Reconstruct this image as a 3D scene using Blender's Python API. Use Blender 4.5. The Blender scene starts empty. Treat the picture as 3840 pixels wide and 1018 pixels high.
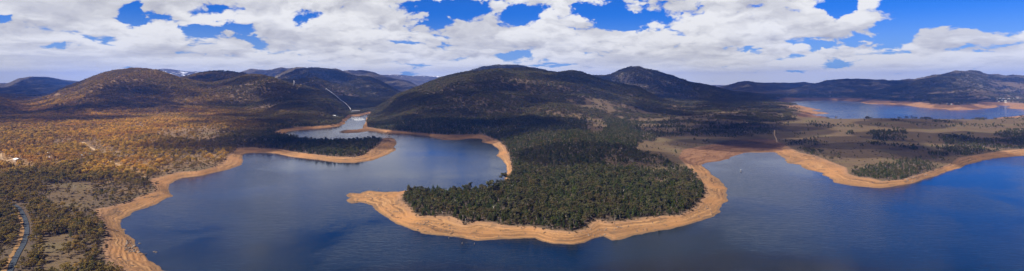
import bpy, bmesh, math, random
import numpy as np
from mathutils import Vector, Matrix

rng = np.random.default_rng(7)
random.seed(7)
SC = bpy.context.scene
COL = SC.collection

# ------------------------------------------------------------------ camera, sky, sun, exposure
H, F, YH = 160.0, 2200.0, 310.0          # drone height (m), focal length and horizon row of the 3840 px photograph
PW, PH = 3840.0, 1018.0
cam = bpy.data.cameras.new("camera"); camo = bpy.data.objects.new("camera", cam); COL.objects.link(camo)
camo.location = (0, 0, H); camo.rotation_euler = (math.radians(90), 0, 0)
cam.sensor_width = 36; cam.lens = 36 * F / PW
cam.shift_y = -(PH / 2 - YH) / PW
cam.clip_start = 1; cam.clip_end = 60000
SC.camera = camo
SC.view_settings.view_transform = 'Standard'; SC.view_settings.look = 'None'
SC.view_settings.exposure = 1.0; SC.view_settings.gamma = 1.0; SC.view_settings.use_curve_mapping = False
cy = SC.cycles
cy.use_denoising = True
cy.max_bounces = 6; cy.diffuse_bounces = 2; cy.glossy_bounces = 3; cy.transmission_bounces = 4
cy.volume_bounces = 0; cy.transparent_max_bounces = 8
cy.sample_clamp_indirect = 4; cy.caustics_reflective = False; cy.caustics_refractive = False

SUN_EL, SUN_AZ = math.radians(44), math.radians(-118)     # azimuth from the view direction, clockwise
S = Vector((math.sin(SUN_AZ) * math.cos(SUN_EL), math.cos(SUN_AZ) * math.cos(SUN_EL), math.sin(SUN_EL)))
sun = bpy.data.lights.new("sun", 'SUN'); suno = bpy.data.objects.new("sun", sun); COL.objects.link(suno)
sun.energy = 5.0; sun.angle = math.radians(0.5); sun.color = (1.0, 0.93, 0.82)
suno.rotation_euler = S.to_track_quat('Z', 'Y').to_euler(); suno.location = (0, 0, 3000)


class NT:
    """small helper for node trees"""
    def __init__(s, tree): s.t = tree; s.n = tree.nodes; s.l = tree.links
    def new(s, typ, **kw):
        n = s.n.new(typ)
        for k, v in kw.items(): setattr(n, k, v)
        return n
    def put(s, sock, v):
        if v is None: return
        if hasattr(v, 'is_output') or isinstance(v, bpy.types.NodeSocket): s.l.new(v, sock)
        else:
            if isinstance(v, tuple) and len(v) == 3 and sock.type == 'RGBA': v = (*v, 1)
            sock.default_value = v
    def math(s, op, a, b=None, c=None, clamp=False):
        n = s.new('ShaderNodeMath', operation=op); n.use_clamp = clamp
        s.put(n.inputs[0], a); s.put(n.inputs[1], b)
        if c is not None: s.put(n.inputs[2], c)
        return n.outputs[0]
    def vmath(s, op, a, b=None, out=0):
        n = s.new('ShaderNodeVectorMath', operation=op); s.put(n.inputs[0], a)
        if b is not None:
            if op == 'SCALE': s.put(n.inputs[3], b)
            else: s.put(n.inputs[1], b)
        return n.outputs[out]
    def noise(s, vec, scale, detail=4, rough=0.55, dist=0.0, out=0):
        n = s.new('ShaderNodeTexNoise'); s.put(n.inputs['Vector'], vec)
        n.inputs['Scale'].default_value = scale; n.inputs['Detail'].default_value = detail
        n.inputs['Roughness'].default_value = rough; n.inputs['Distortion'].default_value = dist
        return n.outputs[out]
    def mix(s, f, a, b, blend='MIX'):
        n = s.new('ShaderNodeMix', data_type='RGBA', blend_type=blend)
        s.put(n.inputs[0], f); s.put(n.inputs[6], a); s.put(n.inputs[7], b)
        return n.outputs[2]
    def ramp(s, f, stops, interp='LINEAR'):
        n = s.new('ShaderNodeValToRGB'); s.put(n.inputs[0], f); cr = n.color_ramp; cr.interpolation = interp
        while len(cr.elements) > 1: cr.elements.remove(cr.elements[-1])
        for i, (p, c) in enumerate(stops):
            e = cr.elements[0] if i == 0 else cr.elements.new(p)
            e.position = p; e.color = (c, c, c, 1) if isinstance(c, (int, float)) else (*c, 1)
        return n.outputs[0]
    def mapr(s, v, a, b, c=0.0, d=1.0, smooth=True):
        n = s.new('ShaderNodeMapRange', interpolation_type='SMOOTHSTEP' if smooth else 'LINEAR')
        s.put(n.inputs[0], v)
        for i, x in enumerate((a, b, c, d)): s.put(n.inputs[i + 1], x)
        return n.outputs[0]
    def attr(s, name, typ='GEOMETRY', out=2):
        n = s.new('ShaderNodeAttribute', attribute_type=typ, attribute_name=name)
        return n.outputs[out]
    def sep(s, v):
        n = s.new('ShaderNodeSeparateXYZ'); s.put(n.inputs[0], v); return n.outputs
    def comb(s, x, y, z):
        n = s.new('ShaderNodeCombineXYZ'); s.put(n.inputs[0], x); s.put(n.inputs[1], y); s.put(n.inputs[2], z); return n.outputs[0]


W = bpy.data.worlds.new("World"); SC.world = W; W.use_nodes = True
w = NT(W.node_tree); w.n.clear()
wout = w.new('ShaderNodeOutputWorld'); bg = w.new('ShaderNodeBackground'); w.l.new(bg.outputs[0], wout.inputs[0])
bg.inputs[1].default_value = 0.0515
sky = w.new('ShaderNodeTexSky', sky_type='NISHITA')
sky.sun_disc = False; sky.sun_elevation = SUN_EL; sky.sun_rotation = SUN_AZ
sky.altitude = 1500; sky.air_density = 1.0; sky.dust_density = 0.2; sky.ozone_density = 4.0
tc = w.new('ShaderNodeTexCoord')
d = w.sep(tc.outputs['Generated'])
blue = w.mix(1.0, sky.outputs[0], (0.075, 0.40, 1.12), 'MULTIPLY')
blue = w.mix(w.mapr(d[2], 0.12, 0.40), blue, w.mix(1.0, blue, (0.20, 0.30, 0.40), 'MULTIPLY'))
blue = w.mix(w.mapr(d[2], 0.02, 0.12, 0.55, 0.0), blue, (4.2, 5.8, 8.2))
# cloud deck: the direction projected on a plane above the land
zz = w.math('MAXIMUM', w.math('ADD', d[2], 0.035), 0.012)
az = w.math('ARCTAN2', d[0], d[1])
cp = w.comb(w.math('MULTIPLY', az, 7.5), w.math('MULTIPLY', w.math('LOGARITHM', zz, 2.71828), 1.9), 0.0)
warp = w.noise(cp, 1.6, 4, 0.6, out=1)
cpw = w.vmath('ADD', cp, w.vmath('SCALE', w.vmath('SUBTRACT', warp, (0.5, 0.5, 0.5)), 0.42))
def billow(vec):
    v_ = w.new('ShaderNodeTexVoronoi', feature='F1'); w.put(v_.inputs['Vector'], vec)
    v_.inputs['Scale'].default_value = 2.3; v_.inputs['Detail'].default_value = 3; v_.inputs['Roughness'].default_value = 0.5; v_.inputs['Lacunarity'].default_value = 2.1
    return w.math('ADD', w.math('MULTIPLY', w.math('SUBTRACT', 0.75, v_.outputs['Distance']), 0.42), w.math('MULTIPLY', w.noise(vec, 1.3, 8, 0.62), 0.72))
n1 = billow(cpw)
cpo = w.vmath('ADD', cpw, (-0.05, 0.15, 0.0))
n1b = billow(cpo)
cpo2 = w.vmath('ADD', cpw, (0.0, 0.05, 0.0))
n1c = n1b
big = w.noise(cpw, 0.5, 3, 0.5)
W.cycles.sampling_method = 'MANUAL'; W.cycles.sample_map_resolution = 512
# where the deck opens: bearing and slope of the open patches
ty = w.math('MAXIMUM', d[1], 0.05)
tx = w.math('DIVIDE', d[0], ty); tz = w.math('DIVIDE', d[2], ty)
wv = w.noise(w.comb(tx, w.math('MULTIPLY', tz, 1.6), 0.0), 9.0, 7, 0.62, out=1)
wvs = w.sep(wv)
txw = w.math('ADD', tx, w.math('MULTIPLY', w.math('SUBTRACT', wvs[0], 0.5), 0.11))
tzw = w.math('ADD', tz, w.math('MULTIPLY', w.math('SUBTRACT', wvs[1], 0.5), 0.07))
HOLES = [(492, 45, 48, 42, 1.0), (600, 42, 60, 10, .42), (790, 108, 115, 17, .66), (930, 135, 60, 12, .42), (1165, 62, 46, 18, .6), (20, 66, 36, 18, .7),
         (1700, 28, 150, 36, 1.2), (1625, 85, 55, 34, 1.0), (1950, 50, 90, 30, .9), (2240, 45, 90, 34, .9), (2370, 82, 110, 34, 1.0), (1530, 160, 60, 8, .4),
         (3160, 18, 70, 40, 1.3), (3460, 15, 190, 55, 1.5), (3700, 30, 260, 62, 1.7), (3350, 120, 75, 55, 1.1), (3240, 150, 60, 16, .7),
         (3090, 175, 60, 20, .9), (2830, 190, 60, 12, .8), (3620, 160, 90, 16, .55), (3700, 190, 60, 10, .5), (210, 175, 60, 12, .5), (1920, 205, 80, 12, .5), (2930, 235, 70, 10, .45), (3130, 245, 80, 12, .5)]
hole = None
for (hx, hy, rx, ry, a) in HOLES:
    ex = w.math('DIVIDE', w.math('SUBTRACT', txw, (hx - 1920) / F), rx / F * 1.15)
    ez = w.math('DIVIDE', w.math('SUBTRACT', tzw, (YH - hy) / F), ry / F * 1.15)
    r2 = w.math('ADD', w.math('MULTIPLY', ex, ex), w.math('MULTIPLY', ez, ez))
    g = w.math('MULTIPLY', w.math('EXPONENT', w.math('MULTIPLY', r2, -1.0)), a)
    hole = g if hole is None else w.math('MAXIMUM', hole, g)
for (hx, hy, rx, ry, a) in [(1760, -75, 330, 62, .9), (1250, -60, 200, 60, .5), (2840, -60, 170, 55, .7)]:      # unseen thick cloud added above the frame to whiten the bay reflections
    ex = w.math('DIVIDE', w.math('SUBTRACT', txw, (hx - 1920) / F), rx / F); ez = w.math('DIVIDE', w.math('SUBTRACT', tzw, (YH - hy) / F), ry / F)
    g = w.math('MULTIPLY', w.math('EXPONENT', w.math('MULTIPLY', w.math('ADD', w.math('MULTIPLY', ex, ex), w.math('MULTIPLY', ez, ez)), -1.0)), a)
    hole = w.math('SUBTRACT', hole, g)
# overhead, out of the frame, the deck thins out towards the right
hi = w.math('MULTIPLY', w.mapr(tz, 0.142, 0.22, 0, 1), w.mapr(tx, -0.6, 0.5, 0.48, 0.74))
dens = w.math('SUBTRACT', w.math('ADD', w.math('MULTIPLY', n1, 0.85), w.math('MULTIPLY', big, 0.45)), w.math('ADD', w.math('MULTIPLY', hole, 0.40), hi))
cover = w.mapr(dens, 0.235, 0.335)
shade = w.math('ADD', w.math('SUBTRACT', n1, n1b), w.math('MULTIPLY', w.math('SUBTRACT', n1, n1c), 0.8))
lum = w.math('ADD', 0.86, w.math('MULTIPLY', shade, 0.85), clamp=True)
lum = w.math('MULTIPLY', lum, w.mapr(dens, 0.42, 0.66, 1.06, 0.84))
greyb = w.noise(w.vmath('MULTIPLY', cpw, (0.7, 1.5, 1.0)), 1.0, 4, 0.55)
lum = w.math('MULTIPLY', lum, w.mapr(greyb, 0.42, 0.62, 1.06, 0.62))
lum = w.math('ADD', w.math('MULTIPLY', lum, w.mapr(d[2], 0.0, 0.05, 0.20, 1.0)), w.mapr(d[2], 0.0, 0.05, 0.90, 0.0))
cloudcol = w.mix(lum, (3.0, 3.1, 3.9), (8.9, 8.9, 9.05))
w.l.new(w.mix(cover, blue, cloudcol), bg.inputs[0])


# ------------------------------------------------------------------ numbers: noise, polygons, projection
def vnoise(x, y, seed=0):
    xi = np.floor(x).astype(np.int64); yi = np.floor(y).astype(np.int64)
    xf = x - xi; yf = y - yi
    u = xf * xf * xf * (xf * (xf * 6 - 15) + 10); v = yf * yf * yf * (yf * (yf * 6 - 15) + 10)
    def h(a, b):
        n = (a * 374761393 + b * 668265263 + seed * 974634777) & 0xFFFFFFFF
        n = ((n ^ (n >> 13)) * 1274126177) & 0xFFFFFFFF
        return ((n ^ (n >> 16)) & 0xFFFFFF) / float(0xFFFFFF)
    a, b, c, e = h(xi, yi), h(xi + 1, yi), h(xi, yi + 1), h(xi + 1, yi + 1)
    return (a + (b - a) * u) + ((c + (e - c) * u) - (a + (b - a) * u)) * v

def fbm(x, y, oct=5, gain=0.5, seed=0):
    s = 0; a = 1; t = 0
    for i in range(oct):
        s = s + a * vnoise(x * 2 ** i + 17.3 * i, y * 2 ** i - 9.1 * i, seed + i); t += a; a *= gain
    return s / t

def ridged(x, y, oct=4, seed=0):
    s = 0; a = 1; t = 0
    for i in range(oct):
        n = 1 - np.abs(2 * vnoise(x * 2 ** i + 5.7 * i, y * 2 ** i + 3.3 * i, seed + i) - 1)
        s = s + a * n * n; t += a; a *= 0.5
    return s / t

def sstep(x, a, b):
    t = np.clip((x - a) / (b - a), 0, 1); return t * t * (3 - 2 * t)

def unproj(px, py, z=0.0):
    Y = (H - z) * F / (py - YH); return ((px - 1920) / F * Y, Y)

def proj(X, Y, Z):
    return 1920 + X / Y * F, YH + (H - Z) / Y * F

def inpoly(X, Y, P):
    r = np.zeros(X.shape, bool); n = len(P); j = n - 1
    for i in range(n):
        xi, yi = P[i]; xj, yj = P[j]
        if yi != yj:
            c = ((yi > Y) != (yj > Y))
            r ^= c & (X < (xj - xi) * (Y - yi) / (yj - yi) + xi)
        j = i
    return r

def dpoly(X, Y, P, closed=True):
    X = X.astype(np.float32); Y = Y.astype(np.float32)
    best = np.full(X.shape, 1e12, np.float32); n = len(P)
    for i in range(n if closed else n - 1):
        ax, ay = P[i]; bx, by = P[(i + 1) % n]
        dx, dy = bx - ax, by - ay; L = dx * dx + dy * dy
        if L < 1e-6: continue
        t = np.clip(((X - ax) * dx + (Y - ay) * dy) / L, 0, 1)
        ex = X - (ax + t * dx); ey = Y - (ay + t * dy)
        np.minimum(best, ex * ex + ey * ey, out=best)
    return np.sqrt(best)


# waterline of the main lake, followed round in photograph pixels
SHORE = [(760, 1700), (680, 1200), (614, 1018), (577, 979), (537, 949), (507, 922), (500, 896), (470, 879), (454, 859), (456, 832), (470, 815), (503, 793), (553, 779),
         (596, 763), (623, 743), (650, 737), (635, 727), (629, 712), (633, 696), (652, 681), (689, 668), (746, 662), (803, 648), (848, 638), (902, 621),
         (912, 606), (904, 594), (912, 580), (930, 575), (957, 575), (1006, 574), (1043, 578), (1092, 589), (1153, 596), (1180, 599), (1230, 606), (1272, 611), (1334, 611), (1395, 603),
         (1444, 584), (1481, 567), (1484, 560), (1478, 554), (1487, 535), (1481, 522), (1460, 516), (1435, 520), (1380, 532), (1300, 540), (1200, 540), (1110, 528), (1067, 508),
         (1069, 500), (1092, 492), (1153, 486), (1229, 478), (1272, 474), (1294, 464), (1291, 458), (1306, 447), (1316, 437), (1346, 437), (1364, 431), (1383, 426), (1390, 427),
         (1376, 441), (1371, 462), (1361, 474), (1363, 482), (1337, 487), (1294, 488), (1269, 495), (1285, 501), (1340, 499), (1383, 492), (1426, 494), (1475, 499), (1524, 501),
         (1561, 506), (1610, 510), (1623, 517), (1666, 526), (1715, 526), (1764, 520), (1795, 520), (1808, 525), (1806, 534), (1844, 542), (1867, 557), (1875, 568), (1863, 584),
         (1882, 597), (1890, 609), (1900, 622), (1902, 650), (1890, 680), (1850, 705), (1790, 722), (1700, 730), (1600, 728), (1533, 718), (1480, 720), (1427, 721), (1382, 716), (1352, 727),
         (1314, 725), (1292, 735), (1299, 754), (1314, 765), (1352, 758), (1382, 765), (1412, 788), (1443, 811), (1473, 830), (1518, 850), (1579, 875), (1655, 884), (1731, 894),
         (1791, 903), (1844, 898), (1882, 896), (2006, 893), (2036, 905), (2082, 915), (2150, 918), (2188, 909), (2226, 894), (2264, 885), (2294, 902), (2324, 900), (2370, 883),
         (2430, 871), (2506, 860), (2582, 841), (2658, 818), (2700, 797), (2696, 784), (2726, 754), (2719, 735), (2724, 708), (2696, 674), (2658, 644), (2632, 621), (2643, 612),
         (2719, 602), (2757, 583), (2800, 573), (2905, 572), (2920, 580), (2943, 595), (2950, 612), (3003, 621), (3026, 637), (3079, 648), (3098, 663), (3132, 686), (3193, 697),
         (3292, 706), (3345, 701), (3421, 688), (3466, 671), (3512, 659), (3550, 644), (3595, 633), (3625, 618), (3686, 602), (3762, 591), (3840, 585), (4100, 560), (4500, 540),
         (5200, 530), (9000, 560), (9000, 1700)]
# top of the bare drawdown band (6 m above the water)
VEG = [(640, 1700), (560, 1200), (470, 1018), (409, 996), (396, 962), (386, 935), (403, 882), (396, 848), (362, 808), (356, 785), (403, 778), (483, 755), (537, 731), (577, 721),
       (584, 704), (561, 680), (577, 668), (640, 654), (672, 645), (746, 642), (800, 628), (827, 611), (867, 575), (889, 554), (944, 552), (994, 558), (1043, 558), (1092, 568),
       (1153, 576), (1240, 586), (1328, 590), (1364, 581), (1401, 554), (1430, 533), (1435, 523), (1380, 522), (1300, 528), (1200, 528), (1110, 516), (1040, 506), (1024, 500), (1055, 486), (1110, 478),
       (1180, 474), (1241, 469), (1272, 464), (1280, 455), (1290, 443), (1306, 432), (1346, 429), (1383, 420), (1396, 421), (1381, 441), (1379, 462), (1377, 477), (1426, 486), (1487, 491),
       (1549, 497), (1610, 502), (1672, 506), (1733, 506), (1795, 504), (1822, 509), (1859, 523), (1890, 545), (1909, 576), (1912, 598), (1918, 621), (1920, 650), (1905, 680), (1860, 700),
       (1795, 712), (1700, 720), (1600, 718), (1533, 712), (1515, 727), (1503, 750), (1541, 780), (1556, 803), (1579, 811), (1685, 811), (1715, 822), (1746, 841), (1776, 830),
       (1844, 833), (1897, 847), (1999, 849), (2067, 864), (2150, 871), (2196, 860), (2226, 826), (2264, 826), (2279, 834), (2355, 826), (2461, 811), (2552, 807), (2605, 780),
       (2650, 727), (2643, 705), (2605, 652), (2567, 614), (2545, 592), (2561, 562), (2623, 550), (2703, 537), (2758, 527), (2844, 521), (2906, 524), (2949, 546), (2996, 572),
       (3060, 585), (3110, 605), (3174, 629), (3180, 652), (3216, 663), (3261, 667), (3307, 680), (3383, 674), (3458, 652), (3519, 634), (3572, 610), (3595, 592), (3686, 578), (3762, 565),
       (3840, 559), (4100, 535), (4500, 518), (5200, 505), (9000, 520)]
FARLAKE = [(2930, 377.5), (3140, 377), (3217, 382), (3246, 390), (3320, 391), (3378, 393), (3415, 399), (3450, 404), (3497, 407), (3542, 409), (3559, 415), (3645, 413), (3686, 410),
           (3706, 407), (3735, 405), (3745, 400), (3735, 394), (3758, 396), (3786, 399), (3776, 406), (3788, 409), (3840, 410), (4500, 412), (4500, 430), (3840, 434), (3809, 437),
           (3747, 441), (3723, 450), (3610, 456), (3400, 458), (3250, 456), (3173, 450), (3109, 460), (3090, 452), (3106, 441), (3072, 435), (3017, 432), (3115, 426), (3078, 420),
           (3035, 420), (3001, 415), (3087, 412), (3023, 407), (2986, 404), (2949, 400), (2998, 395), (2973, 393), (2930, 387), (2986, 384)]
ZB = 6.0
def dens_line(P, z):
    """to world, with a little irregularity between the traced points"""
    out = []
    for i, (x, y) in enumerate(P):
        out.append(unproj(x, y, z))
    return out
W1 = dens_line(SHORE, 0.0)
V1 = dens_line(VEG, ZB) + [(40000, 9000), (40000, 60000), (-60000, 60000), (-60000, 150), unproj(640, 1700, ZB)]
W2 = dens_line(FARLAKE, 0.0)

# ridges: (front width, back width, [(px, py, distance), ...]) crests in photograph pixels with their own distance
RIDGES = [
 (520, 520, [(1960, 520, 1400), (2050, 507, 1450), (2150, 503, 1450), (2280, 510, 1450), (2380, 528, 1400)]),
 (1900, 900, [(100, 385, 3500), (154, 366, 3700), (203, 345, 3800), (246, 326, 3900), (295, 311, 4000), (344, 289, 4000), (394, 271, 4000), (443, 259, 4000), (492, 255, 4000), (541, 256, 4000), (584, 259, 4000), (627, 273, 4000), (680, 292, 3950), (740, 312, 3900), (800, 335, 3800)]),
 (1300, 900, [(600, 330, 4700), (640, 305, 4700), (692, 288, 4700), (741, 275, 4700), (785, 268, 4700), (828, 265, 4700), (871, 267, 4700), (908, 273, 4700), (935, 284, 4700), (980, 300, 4700), (1050, 320, 4700)]),
 (1300, 600, [(640, 372, 3500), (700, 350, 3600), (800, 328, 3700), (880, 304, 3800), (930, 291, 3800), (969, 287, 3800), (1018, 287, 3750), (1055, 300, 3650), (1104, 313, 3600), (1141, 318, 3600), (1184, 331, 3500), (1226, 342, 3400), (1270, 377, 3250), (1315, 418, 3120)]),
 (900, 700, [(1080, 300, 4700), (1120, 299, 4700), (1180, 295, 4700), (1254, 311, 4700), (1321, 323, 4650), (1364, 348, 4600), (1395, 372, 4500)]),
 (1300, 900, [(1020, 300, 6600), (1060, 275, 6600), (1110, 257, 6600), (1180, 260, 6600), (1260, 265, 6600), (1303, 280, 6600), (1340, 285, 6500), (1389, 284, 6400), (1426, 298, 6400), (1475, 329, 6300), (1500, 345, 6300), (1525, 362, 6300)]),
 (1300, 1200, [(1230, 275, 9200), (1272, 265, 9200), (1358, 262, 9200), (1395, 268, 9200), (1444, 286, 9200), (1512, 301, 9000), (1561, 320, 8800), (1610, 335, 8600)]),
 (1500, 1200, [(860, 285, 9600), (938, 262, 9600), (994, 265, 9600), (1055, 254, 9600), (1092, 258, 9600), (1150, 262, 9600)]),
 (1800, 2000, [(520, 275, 12500), (612, 261, 12500), (680, 266, 12500), (741, 271, 12500), (850, 275, 12500)]),
 (1800, 2000, [(1330, 300, 13500), (1400, 286, 13500), (1438, 282, 13500), (1487, 280, 13500), (1549, 284, 13500), (1610, 285, 13500), (1660, 286, 13500), (1780, 292, 13500)]),
 (1500, 1500, [(-900, 312, 9600), (-300, 305, 9600), (-60, 316, 9600), (20, 318, 9600), (37, 314, 9600), (74, 298, 9600), (117, 292, 9600), (166, 293, 9600), (221, 301, 9600), (264, 308, 9600), (301, 309, 9600), (380, 316, 9600), (460, 330, 9600)]),
 (900, 900, [(-100, 335, 7600), (30, 330, 7600), (150, 318, 7600), (230, 322, 7600), (300, 318, 7600), (360, 330, 7600)]),
 (1500, 2500, [(-1600, 312, 14800), (0, 313, 14800), (80, 315, 14800), (600, 312, 14800), (1200, 305, 14800), (2000, 305, 14800), (2600, 318, 14800), (2684, 320, 14800), (2728, 321, 14800), (3000, 318, 14800), (5500, 312, 14800)]),
 (800, 600, [(-1600, 330, 3000), (-300, 335, 3000), (0, 363, 3000), (37, 377, 3000), (92, 399, 3000), (130, 415, 3000)]),
 (900, 700, [(-300, 350, 5200), (0, 368, 5200), (30, 362, 5200), (61, 355, 5200), (123, 358, 5200), (172, 355, 5200), (230, 352, 5200), (300, 350, 5200)]),
 (1150, 900, [(1392, 424, 3080), (1414, 405, 3100), (1444, 386, 3150), (1487, 356, 3200), (1549, 331, 3250), (1610, 307, 3300), (1672, 288, 3300), (1715, 276, 3300), (1746, 270, 3300), (1800, 266, 3300), (1849, 261, 3300), (1923, 261, 3300), (1985, 263, 3300), (2046, 271, 3300), (2083, 271, 3300), (2138, 263, 3400), (2181, 267, 3400), (2230, 284, 3400), (2292, 301, 3400), (2353, 316, 3400), (2396, 325, 3400), (2440, 350, 3350), (2476, 371, 3300), (2538, 387, 3250), (2600, 396, 3200)]),
 (420, 380, [(1440, 450, 2480), (1500, 415, 2500), (1560, 385, 2520), (1640, 362, 2550), (1720, 350, 2550), (1800, 352, 2500), (1860, 372, 2450), (1920, 400, 2400)]),
 (500, 450, [(1960, 440, 2100), (2020, 390, 2400), (2080, 365, 2550), (2160, 372, 2600), (2240, 390, 2600), (2330, 405, 2550), (2420, 420, 2500)]),
 (1500, 900, [(1700, 280, 6000), (1760, 268, 6000), (1800, 260, 6000), (1855, 249, 6000), (1911, 245, 6000), (1954, 250, 6000), (1991, 258, 6000), (2060, 272, 6000)]),
 (1500, 900, [(2100, 295, 5800), (2243, 285, 5800), (2286, 283, 5800), (2323, 264, 5800), (2360, 250, 5800), (2390, 250, 5800), (2427, 263, 5800), (2476, 274, 5800), (2513, 280, 5800), (2556, 298, 5800), (2592, 313, 5700), (2654, 322, 5600), (2703, 335, 5500), (2746, 344, 5500), (2808, 349, 5450), (2869, 358, 5400), (2918, 370, 5350)]),
 (700, 500, [(2480, 330, 4700), (2560, 338, 4700), (2640, 345, 4700), (2740, 356, 4800), (2860, 368, 4900)]),
 (1500, 1500, [(2650, 340, 9200), (2700, 328, 9200), (2764, 312, 9200), (2808, 307, 9200), (2857, 313, 9200), (2930, 313, 9200), (3023, 312, 9200), (3100, 318, 9200)]),
 (1300, 1200, [(2960, 335, 7300), (3023, 316, 7300), (3053, 312, 7300), (3090, 304, 7300), (3140, 300, 7300), (3188, 296, 7300), (3261, 301, 7300), (3334, 305, 7300), (3415, 304, 7300), (3500, 312, 7300)]),
 (1700, 1200, [(3300, 335, 6700), (3415, 307, 6700), (3451, 295, 6700), (3510, 281, 6700), (3561, 273, 6700), (3634, 266, 6700), (3686, 273, 6700), (3759, 279, 6700), (3840, 286, 6700), (4000, 282, 6700), (4400, 272, 6700), (5500, 290, 6700)]),
 (450, 500, [(3555, 410, 3900), (3590, 396, 3900), (3640, 387, 3950), (3690, 390, 3950), (3730, 402, 3900)]),
 (700, 600, [(2980, 362, 5900), (3100, 355, 5900), (3200, 352, 5900), (3330, 358, 5700), (3420, 362, 5400), (3500, 360, 5200), (3800, 362, 5200), (4400, 360, 5200)]),
 (620, 420, [(3040, 470, 1900), (3120, 456, 1950), (3200, 444, 2000), (3283, 441, 2000), (3378, 439, 2000), (3510, 446, 2000), (3612, 450, 1950), (3700, 447, 2000), (3840, 438, 2000), (4100, 425, 2000), (5500, 420, 2000)]),
]
ROUGH_SEED = 3

def land_height(X, Y, dV):
    U = 1920 + X / Y * F
    n_lo = fbm(X / 900, Y / 900, 4, seed=11)
    base = ZB + 20 * (1 - np.exp(-dV / 420)) * (0.5 + n_lo) + 3.0 * (fbm(X / 160, Y / 160, 4, seed=21) - .5)
    base = base + sstep(Y, 5200, 11000) * 40
    acc = np.maximum(base, 1) ** 5
    wx = (fbm(X / 700 + 3, Y / 700, 4, seed=31) - .5)
    rd = ridged(X / 620 + 40, Y / 620, 5, seed=41)
    for wf, wb, P in RIDGES:
        px = np.array([p[0] for p in P], float); Yk = np.array([p[2] for p in P], float)
        zk = H - (np.array([p[1] for p in P], float) - YH) * Yk / F
        yk = np.interp(U, px, Yk); z = np.interp(U, px, zk - np.where(Yk < 6600, 8.0, 0.0))
        out = np.maximum(px[0] - U, 0) + np.maximum(U - px[-1], 0)
        z = z * np.exp(-(out * yk / F / 300.0) ** 2)
        t0 = Y - yk
        wfac = 1.0 + 0.9 * wx
        t = np.where(t0 < 0, -t0 / (wf * wfac), t0 / wb)
        f = np.exp(-1.7 * t * t)
        gull = 1 - (1 - f) * 0.55 * (1 - rd) * 1.15
        r = z * f * np.clip(gull, 0.2, 1)
        acc += np.maximum(r, 0.5) ** 5
    z = acc ** 0.2
    rough = np.clip((z - 12) / 60, 0, 1)
    z = z + rough * ((rd - .45) * np.clip(z * .20, 0, 34) * np.clip(Y / 3500, .4, 1.6) + (fbm(X / 90, Y / 90, 4, seed=51) - .5) * 9)
    return z

def heights(X, Y):
    dS = dpoly(X, Y, W1); inW = inpoly(X, Y, W1)
    dV = dpoly(X, Y, V1); inV = inpoly(X, Y, V1)
    d2 = dpoly(X, Y, W2); in2 = inpoly(X, Y, W2)
    zl = land_height(X, Y, dV)
    wob = (fbm(X / 22, Y / 22, 4, seed=61) - .5)
    band = ZB * dS / (dS + dV + 1e-3)
    z = np.where(inV, ZB + (zl - ZB) * sstep(dV, -5, 150), band)
    z = np.where(inW, -0.12 * dS - 0.0, z)
    k2 = sstep(d2, 0, 170)
    z = np.where(in2, -0.05 * d2, np.where(inV, np.minimum(z, ZB * np.clip(d2 / 120, 0, 1) + (z - ZB) * k2 + 0) if False else z * k2 + (1 - k2) * ZB * np.clip(d2 / 120, 0, 1), z))
    z = z + wob * np.where(inV, 1.2, 0.9 + 1.2 * np.clip(dS / 12, 0, 1) * np.clip(dV / 12, 0, 1))
    # old water levels cut small benches in the band
    tb = np.where(~inV & ~inW, 1.0, 0.0)
    z = z + tb * 0.26 * np.sin(z * 2 * np.pi / 0.85 + wob * 3)
    # beach parameter 0 (water) .. 1 (top of the band) .. above
    b = np.where(inW, 0.0, np.where(inV, 1.0 + dV / 40.0, dS / (dS + dV + 1e-3)))
    b = np.where(in2, 0.0, np.where(inV, np.minimum(b, d2 / 105.0), b))
    return z, b, np.minimum(dS, d2), dV, inV & ~inW & ~in2

# terrain grid: columns by bearing, rows by distance
NU = 1340
Ugrid = np.linspace(-1100, 4940, NU)
v1 = np.concatenate([np.linspace(1750, 1060, 70), np.arange(1057, 560, -2.4)])
Yrow = H * F / (v1 - YH)
Yrow = np.concatenate([Yrow, np.exp(np.arange(math.log(Yrow[-1]) + 0.0072, math.log(17500), 0.0072))])
NR = len(Yrow)
UU, YY = np.meshgrid(Ugrid, Yrow)
XX = (UU - 1920) / F * YY
ZZ, BB, DS, DV, INV = heights(XX, YY)
PYV = YH + (H - ZZ) / YY * F                 # row of the photograph each ground point would show at

def gsamp(A, X, Y):
    u = 1920 + X / Y * F
    fu = np.clip((u - Ugrid[0]) / (Ugrid[1] - Ugrid[0]), 0, NU - 1.001)
    fr = np.clip(np.interp(Y, Yrow, np.arange(NR)), 0, NR - 1.001)
    iu = fu.astype(int); ir = fr.astype(int); a = fu - iu; b = fr - ir
    return (A[ir, iu] * (1 - a) + A[ir, iu + 1] * a) * (1 - b) + (A[ir + 1, iu] * (1 - a) + A[ir + 1, iu + 1] * a) * b

def hit(px, py, lo=250, hi=17000):
    """world point of the ground seen at a photograph pixel"""
    Y = np.exp(np.linspace(math.log(lo), math.log(hi), 4000)); X = (px - 1920) / F * Y
    z = gsamp(ZZ, X, Y); line = H - (py - YH) / F * Y
    k = np.argmax(z >= line)
    if z[k] < line[k]: k = 3000
    return float(X[k]), float(Y[k]), float(z[k])

# running horizon of each column: what stands behind a crest is not seen
ANG = (ZZ - H) / YY
HOR = np.maximum.accumulate(ANG, axis=0)

def region(polys, soft=14, PX=None, PY=None):
    """soft mask of areas given by outlines in the photograph"""
    PX = UU if PX is None else PX; PY = PYV if PY is None else PY
    jx = (fbm(XX / 45, YY / 45, 3, seed=71) - .5) * 60 if PX is UU else 0
    jy = (fbm(XX / 45, YY / 45, 3, seed=72) - .5) * 26 if PX is UU else 0
    m = np.zeros(PX.shape)
    for P in polys:
        m = np.maximum(m, inpoly(PX + jx, PY + jy, P).astype(float))
    return m
vis = ANG >= HOR - 1e-3

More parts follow.
